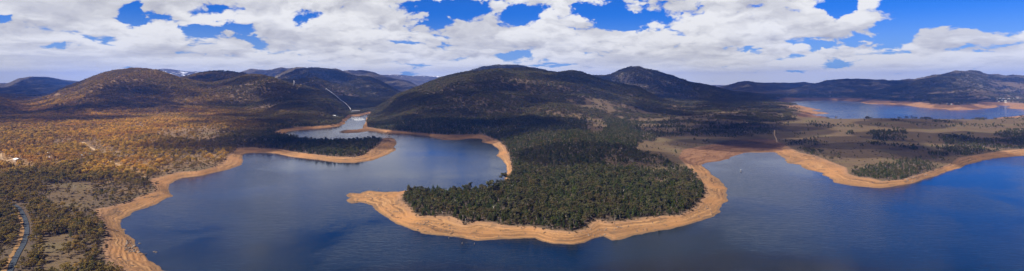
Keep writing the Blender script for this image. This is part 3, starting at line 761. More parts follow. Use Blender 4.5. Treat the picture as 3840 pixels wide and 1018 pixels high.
# near and middle trees: one face-built tree each
Xa, Ya = candidates(300, 1000, 1 / 18.); Xb, Yb = candidates(1000, 2100, 1 / 34.)
X, Y, Z = filt(np.concatenate([Xa, Xb]), np.concatenate([Ya, Yb]))
U = 1920 + X / Y * F; PY = YH + (H - Z) / Y * F
warmT = gsamp(WARM, X, Y)
left = U < 1000
pr = rng.random(len(X))
kind = np.where(left, np.where(pr < .62, 0, np.where(pr < .94, 2, 1)), np.where(pr < .34, 0, np.where(pr < .90, 1, 2)))   # 0 gum 1 dense 2 spread
scl = rng.uniform(.45, .92, len(X)) + .42 * rng.random(len(X)) ** 2.6 * np.where(kind == 2, .78, 1.0)
scl = scl * np.where((U > 2400) & (Y > 900), .75, 1.0) * np.where(left & (Y < 900), 0.82, 1.0)
edge = gsamp(DV, X, Y) < 12
scl = np.where(edge, scl * .8, scl)
rot = rng.uniform(0, 6.28, len(X))
tint = np.clip(warmT * rng.uniform(.55, 1.3, len(X)), 0, 1)
tint = np.where(left & (Y < 1000), np.maximum(tint, rng.uniform(.05, .32, len(X))), tint)
isdead = rng.random(len(X)) < np.where(U > 1000, .032, .04)
inframe = (U > -10) & (U < 3850) & (PY < 1035)
size = scl * 11 / Y

# tall trees that stand above the canopy at the cove and single trees on bare ground
SPECIAL = [(1845, 735, 'gum', 2.35, 'tall open-crowned gum standing above the canopy beside the bright cove'),
           (1896, 700, 'gum', 1.9, 'second tallest gum above the canopy by the end of the cove beach'),
           (587, 697, 'spread', .60, 'lone small dark tree on the orange beach at the left shore'),
           (3118, 606, 'spread', 1.05, 'broad round dark tree on the brown paddock, largest above the right beach spit'),
           (3145, 598, 'spread', 1.0, 'broad round dark tree just behind the largest one above the right beach spit'),
           (3092, 596, 'spread', .75, 'smaller round tree left of the broad pair above the right beach spit'),
           (2642, 540, 'spread', .95, 'round dark tree on the open flat behind the brown mudflat'),
           (2604, 530, 'spread', .95, 'round dark tree on the open flat left of the mudflat edge'),
           (2499, 596, 'spread', .60, 'small lone tree on the grass slope left of the mudflat'),
           (3228, 573, 'spread', .5, 'small round bush-like tree alone on the bare paddock'),
           (3272, 574, 'spread', .5, 'small tree alone on the paddock, right of another small one'),
           (3583, 447, 'gum', .9, 'lone tree on the crest line against the blue far lake'),
           (3686, 446, 'spread', .9, 'tree on the crest line against the far lake, right of the lone one'),
           (355, 965, 'dense', .55, 'small dark conical tree on bare soil beside the lower left beach'),
           (348, 990, 'dense', .62, 'dark conical tree at the lower edge of the left beach')]

def tree_thing(kind, k, loc, s, rz, tint, label, group):
    T = {'gum': GUM, 'dense': DENSE, 'spread': SPREAD}[kind][k]
    nm = {'gum': 'gum_tree', 'dense': 'dense_evergreen_tree', 'spread': 'spreading_tree'}[kind]
    o = empty(nm, loc, rz, label=label, category='tree')
    if group: o['group'] = group
    o.scale = (s, s, s)
    a = bpy.data.objects.new('trunk', T[0]); COL.objects.link(a); a.parent = o
    c = bpy.data.objects.new('crown', T[1]); COL.objects.link(c); c.parent = o; c['tint'] = float(tint)
    return o
for i, (px, py, kd, s, lb) in enumerate(SPECIAL):
    x, y, z = hit(px, py)
    tree_thing(kd, i % 3, (x, y, z - .1), s, i * 1.3, 0.0, lb, None)

PLACES = [(1500, 'by the spit neck'), (1600, 'above the lower left beach'), (1690, 'above the stony beach patch'), (1770, 'beside the small sand notch'), (1850, 'right of the small sand notch'),
          (1930, 'above the first stump group'), (2010, 'over the straight beach'), (2080, 'over the lowest beach'), (2150, 'at the lowest forest corner'), (2210, 'left of the big sand notch'),
          (2290, 'above the big sand notch'), (2370, 'right of the big sand notch'), (2460, 'over the wide right beach'), (2560, 'near the right forest corner'), (2650, 'at the outer right corner')]
def zone(px, py, dv=0.0):
    if px < 640:
        rx = np.interp(py, [756, 764, 777, 805, 838, 874, 915, 964, 1018], [0, 33, 65, 85, 98, 100, 88, 61, 37])
        if py > 745 and px < rx: return 'left of the sealed road', 'trees left of the sealed road'
        row = 'low' if py > 960 else 'halfway down' if py > 880 else 'high'
        side = 'close to the road' if px < rx + 60 else 'near the left beach' if px > 290 else 'midway from road to beach'
        if px > 250 and py < 790: return 'between the clearing and the left beach', 'trees between clearing and left beach'
        if py < 760: return 'between the dirt track and the road bend', 'trees between track and road bend'
        return f'{row} on the left slope, {side}', f'trees {row} on the left slope'
    if px < 2760:
        row = 'front row' if dv < 14 else 'second row' if dv < 30 else 'third row' if dv < 48 else 'deeper row'
        pl = [t_ for x_, t_ in PLACES if px >= x_][-1:] or ['by the spit neck']
        return f'{pl[0]}, {row}', 'trees at the front of the peninsula'
    return 'in the wooded strip on the far bank at the right', 'trees on the right bank'

kname = ['gum', 'dense', 'spread']
kword = ['open-crowned gum', 'dark conical evergreen', 'broad spreading tree']
DVT = gsamp(DV, X, Y)
order = np.argsort(-np.where(inframe & ~isdead, size, 0))
single = np.zeros(len(X), bool); single[order[:300]] = True
for i in order[:300]:
    zl_, gr_ = zone(U[i], PY[i], DVT[i]); k = int(kind[i])
    szw = 'very tall' if scl[i] > 1.12 else 'tall' if scl[i] > .95 else ('middling' if scl[i] > .8 else 'small')
    tree_thing(kname[k], int(rng.integers(len({'gum': GUM, 'dense': DENSE, 'spread': SPREAD}[kname[k]]))), (X[i], Y[i], Z[i] - .1), float(scl[i]), float(rot[i]), float(tint[i]),
               f"{szw} {kword[k]} {zl_}", gr_)
# dead trees: pale bare ones
dd = np.where(isdead & inframe & (Y < 1500))[0]; dd = dd[np.argsort(-size[dd])][:120]
dsel = np.zeros(len(X), bool); dsel[dd] = True
for i in dd:
    zl_, gr_ = zone(U[i], PY[i], DVT[i])
    o = bpy.data.objects.new('dead_tree', DEADM[int(rng.integers(5))]); COL.objects.link(o)
    o.location = (X[i], Y[i], Z[i]); s = float(scl[i]) * 1.0; o.scale = (s, s, s); o.rotation_euler = (0, 0, float(rot[i]))
    o['label'] = 'bare pale dead tree ' + zl_; o['category'] = 'dead tree'; o['group'] = 'dead ' + gr_
rest = ~single & ~dsel
variants = FULL['gum'] + FULL['dense'] + FULL['spread'] + DEADM
off = np.array([0, 6, 11]); cnt = np.array([6, 5, 3])
vi = off[kind] + (rng.random(len(X)) * cnt[kind]).astype(int)
vi = np.where(isdead, 14 + (rng.random(len(X)) * 5).astype(int), vi)
scatter('forest', np.stack([X, Y, Z - .15], -1)[rest], scl[rest], rot[rest], vi[rest], tint[rest], variants, kind='stuff', label='dense eucalypt forest covering the shores and peninsula')


# far forest: handfuls of trees
P_, S_, R2_, V_, T_ = [], [], [], [], []
for (y0, y1, rho) in ((2100, 3000, 1 / 80.), (3000, 4200, 1 / 90.), (4200, 6400, 1 / 230.)):
    X, Y = candidates(y0, y1, rho); X, Y, Z = filt(X, Y)
    n = len(X); u = 1920 + X / Y * F
    P_.append(np.stack([X, Y, Z - .5], -1)); s = rng.uniform(.7, 1.1, n) * (1 if y1 < 3100 else 1.12 if y1 < 4300 else 1.35); S_.append(s)
    R2_.append(rng.uniform(0, 6.28, n)); V_.append(np.where(rng.random(n) < np.where(u < 1250, .7, .45), 0, 4) + rng.integers(0, 4, n)); T_.append(np.clip(gsamp(WARM, X, Y) * rng.uniform(.3, 1.2, n), 0, 1))
P_, S_, R2_, V_, T_ = map(np.concatenate, (P_, S_, R2_, V_, T_))
scatter('distant_forest', P_, S_, R2_, V_, T_, CL_OL + CL_GU, kind='stuff', label='bush-covered slopes of the hills behind the lake')
print('far clumps', len(P_))

# shrubs
X, Y = candidates(300, 1500, 1 / 26.)
D = gsamp(DEN, X, Y); bb = gsamp(BB, X, Y); dv = gsamp(DV, X, Y); uu = 1920 + X / Y * F
leftz = (uu < 900)
p_ = np.where(bb > 1.0, np.where(leftz, .70, .22) * (1 - .3 * D), 0) + np.where((bb > .9) & (dv < 9) & (dv >= 0), .75, 0) * (gsamp(mOpen, X, Y) < .5)
p_ = p_ * (1 - .45 * gsamp(mClear, X, Y))
p_ = np.where(gsamp(mOpen, X, Y) > .5, .05, p_) * (gsamp(mMud, X, Y) < .3) * (bb > .86)
k = rng.random(len(X)) < p_; X, Y = X[k], Y[k]
X, Y, Z = filt(X, Y, 2.0, dens=False)
n = len(X); U = 1920 + X / Y * F; PY = YH + (H - Z) / Y * F; DVT = gsamp(DV, X, Y)
s = rng.uniform(.5, 1.25, n); ro = rng.uniform(0, 6.28, n); ti = np.clip(gsamp(WARM, X, Y) * rng.uniform(.3, 1.2, n), 0, 1)
infr = (U > 0) & (U < 3840) & (PY < 1018)
order = np.argsort(-np.where(infr, s / Y, 0)); sel = np.zeros(n, bool); sel[order[:300]] = True
for i in order[:300]:
    o = bpy.data.objects.new('shrub', SHRUBS[int(rng.integers(4))]); COL.objects.link(o); o.location = (X[i], Y[i], Z[i] - .05)
    q = float(s[i]); o.scale = (q, q, q); o.rotation_euler = (0, 0, float(ro[i])); o['tint'] = 0.0
    zl_, gr_ = zone(U[i], PY[i], DVT[i]); o['label'] = ('large' if s[i] > 1.05 else 'small') + ' grey-brown shrub ' + zl_; o['category'] = 'shrub'; o['group'] = 'shrubs among ' + gr_
scatter('undergrowth', np.stack([X, Y, Z - .05], -1)[~sel], s[~sel], ro[~sel], rng.integers(0, 4, n)[~sel], ti[~sel], SHRUBS, kind='stuff', label='low scrub and undergrowth on the slopes')
print('shrubs', n)

# ------------------------------------------------------------------ rocks, stumps and logs on the drawdown band
def rock_mesh(seed):
    R = random.Random(seed); bm = bmesh.new(); bmesh.ops.create_icosphere(bm, subdivisions=2, radius=1.0)
    pl = [(Vector((R.gauss(0, 1), R.gauss(0, 1), R.gauss(0, .6))).normalized(), R.uniform(.55, .85)) for _ in range(9)]
    for v in bm.verts:
        for nrm, dd_ in pl:
            e = v.co.dot(nrm) - dd_
            if e > 0: v.co -= nrm * e * .9
        v.co *= 1 + R.gauss(0, .02); v.co.z *= .7
    me = bpy.data.meshes.new('rock'); bm.to_mesh(me); bm.free(); return me
ROCKS = [rock_mesh(i) for i in range(4)]; ROCKS_D = [m.copy() for m in ROCKS]
for m in ROCKS: m.materials.append(M_ROCK)
for m in ROCKS_D: m.materials.append(M_DROCK)
ROCK_ZONES = [((470, 560), (870, 960), 34, 'granite boulder on the rocky point of the left beach', 'boulders on the left beach point', 1.1),
              ((1295, 1400), (728, 762), 16, 'dark rock on the tip of the peninsula spit', 'rocks on the spit tip', .9),
              ((1560, 1700), (830, 872), 22, 'dark rock in the patch on the lower left peninsula beach', 'rocks on the lower peninsula beach', .8),
              ((2200, 2330), (850, 898), 18, 'granite rock by the water at the notch in the peninsula beach', 'rocks at the notch in the beach', .8),
              ((2610, 2700), (775, 815), 20, 'dark rock on the outer corner of the peninsula beach', 'rocks on the outer beach corner', .9),
              ((3380, 3500), (655, 690), 22, 'granite rock along the waterline of the right bank', 'rocks along the right bank', 1.1),
              ((540, 640), (735, 775), 12, 'pale rock on the orange ledge of the left shore', 'rocks on the orange ledge', .8),
              ((1400, 1560), (722, 750), 14, 'small dark rock on the neck of the spit', 'rocks on the spit neck', .7)]
for (xr, yr, n, lb, gp, sz) in ROCK_ZONES:
    done = 0; tries = 0
    while done < n and tries < 600:
        tries += 1
        x, y, z = hit(rng.uniform(*xr), rng.uniform(*yr))
        bq = float(gsamp(BB, np.array([x]), np.array([y]))[0])
        if z < 0.1 or not (0.02 < bq < .98): continue
        me = (ROCKS_D if 'dark' in lb else ROCKS)[int(rng.integers(4))]
        o = bpy.data.objects.new('rock', me); COL.objects.link(o); q = sz * float(rng.uniform(.5, 1.5)); o.scale = (q, q * float(rng.uniform(.7, 1.2)), q)
        o.location = (x, y, z + .15 * q); o.rotation_euler = (0, 0, float(rng.uniform(0, 6.28)))
        szw = 'large ' if q > sz * 1.15 else 'small ' if q < sz * .8 else ''
        o['label'] = szw + lb + (', by the water' if bq < .35 else ', high up' if bq > .65 else ''); o['category'] = 'rock'; o['group'] = gp; done += 1

X, Y = candidates(300, 1300, 1 / 30.)
bb = gsamp(BB, X, Y); st = fbm(X / 30, Y / 30, 3, seed=95)
k = (bb > .02) & (bb < 1.0) & (rng.random(len(X)) < .03 + .55 * sstep(st, .56, .66)); X, Y = X[k], Y[k]; Z = gsamp(ZZ, X, Y)
n = len(X)
scatter('rubble', np.stack([X, Y, Z], -1), rng.uniform(.18, .75, n) ** 1.3, rng.uniform(0, 6.28, n), rng.integers(0, 8, n), np.zeros(n), ROCKS + ROCKS_D, kind='stuff', label='loose stones and rubble strewn on the bare drawdown band')
print('stones', n)
def log_mesh(seed):
    R = random.Random(seed); mb = MB()
    pts = [(x, R.gauss(0, .15), .25 + .1 * k) for k, x in enumerate((-3, -1, 1.2, 3.4))]
    mb.tube(pts, [.32, .28, .22, .12], 6)
    mb.tube([pts[2], (2.0, 1.3, .9)], [.12, .05], 4); mb.tube([pts[1], (-.4, -1.1, 1.0)], [.12, .05], 4)
    return mb.mesh('fallen_log')
def stump_mesh(seed):
    R = random.Random(seed); mb = MB(); mb.tube([(0, 0, -.5), (.05, 0, .5), (.15, .05, 1.5)], [.6, .36, .26], 7)
    for k in range(5):
        a = k * 1.26 + R.random(); mb.tube([(0, 0, .2), (math.cos(a) * 1.0, math.sin(a) * 1.0, -.2)], [.2, .08], 4)
    return mb.mesh('tree_stump')
LOGS = [log_mesh(i) for i in range(3)]; STUMPS = [stump_mesh(i) for i in range(3)]
for m in LOGS + STUMPS: m.materials.append(M_DROCK)
for (xr, yr, n, what, lb, gp) in [((1760, 2700), (830, 900), 26, 'tree_stump', 'dark drowned stump on the front beach of the peninsula', 'stumps on the front beach'),
                                  ((1450, 1760), (760, 880), 20, 'fallen_log', 'dark driftwood log on the left beach of the peninsula', 'logs on the left peninsula beach'),
                                  ((420, 600), (740, 1000), 16, 'fallen_log', 'grey driftwood log on the left shore beach', 'logs on the left shore'),
                                  ((1900, 2500), (810, 875), 18, 'fallen_log', 'fallen log where forest meets the front beach', 'logs below the peninsula forest'),
                                  ((1170, 1440), (560, 605), 8, 'tree_stump', 'dark stump on the beach of the small wooded point', 'stumps on the small point'),
                                  ((3200, 3560), (640, 690), 12, 'fallen_log', 'fallen log on the stony right bank beach', 'logs on the right bank')]:
    done = 0; tries = 0
    while done < n and tries < 600:
        tries += 1
        x, y, z = hit(rng.uniform(*xr), rng.uniform(*yr)); bq = float(gsamp(BB, np.array([x]), np.array([y]))[0])
        if z < 0.15 or not (0.03 < bq < 1.0): continue
        o = bpy.data.objects.new(what, (LOGS if what == 'fallen_log' else STUMPS)[int(rng.integers(3))]); COL.objects.link(o)
        q = float(rng.uniform(.6, 1.2)); o.scale = (q, q, q); o.location = (x, y, z); o.rotation_euler = (0, 0, float(rng.uniform(0, 6.28)))
        o['label'] = lb + (', close to the water' if bq < .35 else ', high on the bank' if bq > .65 else ', mid beach'); o['category'] = 'log' if what == 'fallen_log' else 'stump'; o['group'] = gp; done += 1
# stumps standing in the shallows
for (px, py, lb) in [(1683, 894, 'stump standing in the water left of the front beach'), (1733, 914, 'stump in the water below the front beach, left of its pair'), (1779, 916, 'stump in the water below the front beach, right of its pair'),
                     (1495, 572, 'stump in the water off the tip of the small wooded point'), (1490, 583, 'post in the water below the small wooded point'), (1419, 709, 'stump in the water behind the spit')]:
    x, y = unproj(px, py); o = bpy.data.objects.new('tree_stump', STUMPS[0]); COL.objects.link(o); o.location = (x, y, 0); o['label'] = lb; o['category'] = 'stump'
for (px, py, lb) in [(523, 914, 'rock in the water just off the left beach point'), (578, 945, 'low flat rock in the water off the left beach'), (586, 947, 'smallest rock in the water off the left beach')]:
    x, y = unproj(px, py); o = bpy.data.objects.new('rock', ROCKS[0]); COL.objects.link(o); o.location = (x, y, .1); o.scale = (1.3, .9, .8); o['label'] = lb; o['category'] = 'rock'

# knoll with a gnarled dead tree at the end of the small wooded point
x, y = unproj(1453, 527, 4.5); z = float(gsamp(ZZ, np.array([x]), np.array([y]))[0]); pass
tw = empty('gnarled_tree', (x, y, z), 0.4, label='gnarled bare tree on the rocky knoll at the tip of the small wooded point', category='tree')
link('trunk', DEADM[1].copy(), (), tw); tw.scale = (1.9, 1.9, 2.1)
mb = MB(); R = random.Random(5)
for c_ in ((-1.5, 0, 9), (1.8, .5, 7.5), (.2, -.5, 10.5), (2.6, 0, 5)): leaf_cloud(mb, R, c_, 1.1, 16, .9)
mb.build('crown', M_SHRUB, tw)
for i in range(7):
    o = bpy.data.objects.new('rock', ROCKS_D[i % 4]); COL.objects.link(o); o.location = (x + random.gauss(0, 5), y + random.gauss(0, 4), z); q = random.uniform(1.2, 3.0); o.scale = (q, q, q)
    o['label'] = 'dark boulder round the gnarled tree on the small point'; o['category'] = 'rock'; o['group'] = 'boulders of the knoll'

# ------------------------------------------------------------------ road and dirt tracks
def catmull(P, n=8):
    P = [Vector(p) for p in P]; out = []
    for i in range(len(P) - 1):
        p0 = P[max(i - 1, 0)]; p1 = P[i]; p2 = P[i + 1]; p3 = P[min(i + 2, len(P) - 1)]
        for k in range(n):
            t = k / n; out.append(0.5 * ((2 * p1) + (-p0 + p2) * t + (2 * p0 - 5 * p1 + 4 * p2 - p3) * t * t + (-p0 + 3 * p1 - 3 * p2 + p3) * t ** 3))
    out.append(P[-1]); return out
def strip(name, P, hw, mat, off, lanes=(-1, -.5, 0, .5, 1), irregular=0.0, shift=0.0, **props):
    C_ = catmull([(p[0], p[1], 0) for p in P], 10); v = []; nl = len(lanes)
    for i, c in enumerate(C_):
        dr = (C_[min(i + 1, len(C_) - 1)] - C_[max(i - 1, 0)]).normalized(); nn = Vector((-dr.y, dr.x, 0))
        hw_ = hw * (1 + irregular * random.uniform(-1, 1))
        zc = float(gsamp(ZZ, np.array([c.x]), np.array([c.y]))[0])
        for l in lanes:
            q = c + nn * (l * hw_ + shift); z = float(gsamp(ZZ, np.array([q.x]), np.array([q.y]))[0]); v.append((q.x, q.y, max(z, .6 * zc + .4 * z) + off))
    f = [(i * nl + j, i * nl + j + 1, (i + 1) * nl + j + 1, (i + 1) * nl + j) for i in range(len(C_) - 1) for j in range(nl - 1)]
    me = mesh_np(name, v, f); return link(name, me, mat, kind='structure', **props)
M_ASPH = simple('worn_bitumen', (0.036, 0.044, 0.056), 0.85, .15, .3)
M_DIRT = simple('pale_dirt', (0.38, 0.26, 0.15), 0.95, .3, .3)
M_CUT = simple('yellow_cutting', (0.22, 0.125, 0.05), 0.95, .45, .35)
strip('road', road_w, 2.0, M_ASPH, .40)
strip('road_verge', road_w, 1.5, M_CUT, .32, irregular=.5, shift=3.7)
for P, hw in tracks_w: strip('dirt_track', P, hw, M_DIRT, .30, irregular=.25)

# ------------------------------------------------------------------ buildings
M_WALL = simple('weathered_wall', (0.34, 0.26, 0.20), .85, .15, .8); M_WHITE = simple('white_sheet', (0.74, 0.74, 0.74), .6, .08, .5); M_TIN = simple('galvanised_tin', (0.52, 0.55, 0.60), .45, .15, .6, .3)
M_GREEN = simple('green_tin', (0.05, 0.14, 0.13), .5, .15, .6); M_RED = simple('red_tin', (0.45, 0.07, 0.06), .6, .15, .6); M_GLASS = simple('dark_glass', (0.03, 0.035, 0.045), .15, .1, .5)
M_CONC = simple('concrete', (0.36, 0.34, 0.33), .9, .2, .1); M_STEEL = simple('dark_steel', (0.16, 0.15, 0.16), .6, .2, .3); M_PIPE = simple('white_pipe', (0.46, 0.46, 0.50), .5, .1, .2); M_CREAM = simple('cream_wall', (0.62, 0.56, 0.46), .85, .1, .8)

def house(px, py, L, D_, wall_h, pitch, roofm, wallm, rz, name, label, cat='house', group=None, windows=True, lo=250):
    x, y, z = hit(px, py, lo=lo)
    o = empty(name, (x, y, z), rz, label=label, category=cat)
    if group: o['group'] = group
    mb = MB(); mb.box(-L / 2, L / 2, -D_ / 2, D_ / 2, -1.5, wall_h)
    i = len(mb.v); rh = wall_h + pitch
    mb.v += [(-L / 2, -D_ / 2, wall_h), (-L / 2, D_ / 2, wall_h), (-L / 2, 0, rh), (L / 2, -D_ / 2, wall_h), (L / 2, D_ / 2, wall_h), (L / 2, 0, rh)]
    mb.f += [(i, i + 2, i + 1), (i + 3, i + 4, i + 5)]
    mb.build('wall', wallm, o)
    mb = MB(); e = .5; t_ = .15
    for sgn in (-1, 1):
        y0 = sgn * (D_ / 2 + e); z0 = wall_h - e * pitch / (D_ / 2) + .03
        a = [(-L / 2 - e, y0, z0), (L / 2 + e, y0, z0), (L / 2 + e, 0, rh + .03), (-L / 2 - e, 0, rh + .03)]
        i = len(mb.v); mb.v += a + [(p[0], p[1], p[2] + t_) for p in a]
        mb.f += [(i, i + 1, i + 2, i + 3), (i + 4, i + 5, i + 6, i + 7), (i, i + 1, i + 5, i + 4), (i + 1, i + 2, i + 6, i + 5), (i + 2, i + 3, i + 7, i + 6), (i + 3, i, i + 4, i + 7)]
    mb.build('roof', roofm, o)
    if windows:
        nw = max(2, int(L / 4))
        for k in range(nw):
            cx = -L / 2 + L * (k + .5) / nw
            mb = MB()
            if k == nw // 2: mb.box(cx - .5, cx + .5, -D_ / 2 - .06, -D_ / 2 + .1, .1, 2.15); mb.build('door', M_GREEN, o)
            else: mb.box(cx - .8, cx + .8, -D_ / 2 - .06, -D_ / 2 + .1, 1.0, 2.2); mb.build('window', M_GLASS, o)
    return o
house(65, 606, 13, 9, 4.2, 1.4, M_WHITE, M_WALL, math.radians(-32), 'house', 'two-storey brown house with white metal roof inside the loop of the dirt track')
house(188, 595, 17, 5, 2.6, .7, M_TIN, M_WALL, math.radians(4), 'long_shed', 'long low shed with pale metal roof among trees above the track', 'shed')
house(181, 579, 7, 5, 2.6, .9, M_WHITE, M_CREAM, math.radians(20), 'cabin', 'small white-roofed cabin behind the long low shed', 'cabin')
house(327, 584, 18, 9, 3.0, 1.5, M_GREEN, M_WALL, math.radians(22), 'lodge', 'dark green-roofed lodge at the edge of the orange clearing', 'lodge')
house(308, 588, 7, 5, 2.8, .9, M_TIN, M_WALL, math.radians(22), 'garage', 'small pale garage just left of the green-roofed lodge', 'garage')
house(40, 572, 5, 4, 2.5, .8, M_WHITE, M_WHITE, .2, 'hut', 'tiny white hut among the golden trees above the house', 'hut')
house(3575 - 870, 700, 5, 4, 2.5, .6, M_TIN, M_TIN, .3, 'hut', 'small tin hut hidden among trees at the right of the peninsula', 'hut') if False else None
house(1252, 438, 16, 9, 4, 2, M_WHITE, M_CREAM, .1, 'cottage', 'white-roofed cottage on the bank left of the power station', 'cottage', windows=False, lo=2400)
house(1263, 441, 10, 8, 3.5, 1.6, M_TIN, M_CREAM, .6, 'cottage', 'small grey-roofed cottage beside the white one left of the power station', 'cottage', windows=False, lo=2400)
vm = [M_WHITE, M_TIN, M_RED, M_TIN, M_WHITE, M_CREAM]
vw = ['white', 'grey', 'red', 'silver', 'pale', 'cream']
for i, (x, y, z) in enumerate(VILLAGE_W):
    px, py = VILLAGE_PX[i]; k = (2 if (px, py) == (3570, 392) else [0, 1, 3, 4, 5][i % 5])
    where = ('in the village above the far headland beach', 'houses of the village on the headland') if px < 3700 and px > 3500 else (('in the hillside village at the far right', 'houses of the far right village') if px > 3700 else ('on the far shore left of the big lake bend', 'farm buildings on the far shore'))
    house(px, py, random.uniform(11, 16) * (1.25 if k == 2 else 1), random.uniform(7, 10), random.uniform(2.8, 4.5), random.uniform(1.6, 2.4), vm[k], M_CREAM if i % 2 else M_WALL, random.uniform(-.7, .7), 'village_house',
          f"{vw[k]}-roofed house {where[0]}" if k != 2 else 'house with the bright red roof nearest the far headland beach', 'house', where[1] if k != 2 else None, windows=False, lo=3300)

# power station at the foot of the pipeline
x, y, z = hit(1326, 424, lo=2500); z = max(z, 3)
o = empty('power_station', (x, y, z), math.radians(8), label='grey concrete power station block at the foot of the white pipeline', category='power station')
mb = MB(); mb.box(-8, 30, -10, 10, -8, 11); mb.build('hall', M_CONC, o)
mb = MB(); mb.box(-34, -8, -8, 8, -8, 6); mb.build('annex', M_STEEL, o)
mb = MB(); mb.box(-9, 31, -11, 11, 11, 12); mb.build('roof', M_CONC, o)
for k in range(6): mb = MB(); mb.box(-5 + k * 5.8, -2 + k * 5.8, -10.2, -9.9, 3, 8); mb.build('window', M_GLASS, o)
# outlet chute
x2, y2 = unproj(1317, 436); mb = MB(); mb.box(-2.6, 2.6, -30, 14, -1, 3); mb.build('outlet_wall', M_CONC, None, label='concrete outlet wall running from the power station into the river', category='wall'); bpy.data.objects['outlet_wall'].location = (x2, y2, 0)
# pale sheet below the outlet: painted sky reflection together with white water
mfo, t, b, out = material('glint_foam')
pf = t.new('ShaderNodeNewGeometry').outputs['Position']
tr0 = t.new('ShaderNodeBsdfTransparent'); df0 = t.new('ShaderNodeBsdfDiffuse'); df0.inputs[0].default_value = (.8, .82, .85, 1)
mx0 = t.new('ShaderNodeMixShader'); t.put(mx0.inputs[0], t.mapr(t.noise(pf, 0.05, 5, 0.7), 0.40, 0.66, 0.0, .6)); t.l.new(tr0.outputs[0], mx0.inputs[1]); t.l.new(df0.outputs[0], mx0.inputs[2]); t.l.new(mx0.outputs[0], out.inputs[0]); t.n.remove(b)
fp = [unproj(*p) for p in [(1319, 438.5), (1333, 438.3), (1347, 438.5), (1360, 443), (1369, 449), (1356, 453), (1338, 454), (1322, 449), (1314, 443)]]
fc_ = (sum(p[0] for p in fp) / len(fp), sum(p[1] for p in fp) / len(fp))
link('glint_foam', mesh_np('glint_foam', [(fc_[0], fc_[1], .03)] + [(p[0], p[1], .03) for p in fp], [(0, i + 1, (i + 1) % len(fp) + 1) for i in range(len(fp))]), mfo, kind='stuff', label='painted sky glint and white water below the power station outlet')
# pipeline
PIPE = [(1222, 338), (1229, 344), (1242, 353), (1254, 362), (1266, 372), (1278, 383), (1290, 391), (1300, 400), (1308, 409), (1315, 419)]
pw = [hit(px, py, lo=2600) for px, py in PIPE]
o = empty('pipeline', pw[-1], 0, label='white penstock pipeline running down the hillside to the power station', category='pipeline')
base = Vector(pw[-1])
mb = MB(); mb.tube([Vector(p) - base + Vector((0, 0, 13)) for p in pw], [1.4] * len(pw), 8); mb.build('pipe', M_PIPE, o, smooth=True)
for p in pw[::1]:
    q = Vector(p) - base; mb = MB(); mb.box(q.x - 2, q.x + 2, q.y - 2, q.y + 2, q.z - 3, q.z + 11.5); mb.build('support', M_CONC, o)
# surge tower on the ridge
x, y, z = hit(1104, 326, lo=2800)
o = empty('surge_tower', (x, y, z - 2), 0, label='tall dark surge tower standing on the ridge above the pipeline', category='tower')
mb = MB(); mb.tube([(0, 0, 0), (0, 0, 36)], [4.6, 4.2], 16); mb.build('shaft', M_STEEL, o, smooth=True)
mb = MB(); mb.tube([(0, 0, 36), (0, 0, 38)], [5.2, 5.2], 16); mb.build('rim', M_CONC, o)
mb = MB(); mb.tube([(0, 0, -1), (0, 0, 3)], [7, 7], 16); mb.build('base', M_CONC, o)
TR2 = [(1106, 321), (1115, 322), (1130, 324), (1141, 327)]
strip('dirt_track', [hit(a, b_, lo=2800) for a, b_ in TR2], 7, M_DIRT, 3.0)
strip('dirt_track', [hit(a, b_, lo=2800) for a, b_ in [(1122, 325), (1116, 331), (1111, 340)]], 7, M_DIRT, 3.0)
strip('dirt_track', [hit(a, b_, lo=2800) for a, b_ in [(1342, 424), (1348, 414), (1350, 407), (1358, 399), (1364, 397)]], 5, M_DIRT, 2.5)

# buoy out on the right bay
x, y = unproj(2778, 644)
o = empty('buoy', (x, y, 0), 0, label='dark and white channel buoy floating alone in the right bay', category='buoy')
mb = MB(); mb.tube([(0, 0, -.6), (0, 0, .1), (0, 0, .9), (0, 0, 1.0)], [1.1, 1.5, 1.5, 1.1], 14); mb.build('float', M_STEEL, o, smooth=True)
mb = MB()
for k in range(4):
    a = k * math.pi / 2; mb.tube([(math.cos(a) * 1.0, math.sin(a) * 1.0, 1.0), (math.cos(a) * .35, math.sin(a) * .35, 3.2)], [.1, .08], 5)
mb.build('frame', M_STEEL, o)
mb = MB(); mb.tube([(0, 0, 3.1), (0, 0, 3.7), (0, 0, 4.1)], [.55, .55, .1], 10); mb.build('top_mark', M_TIN, o)

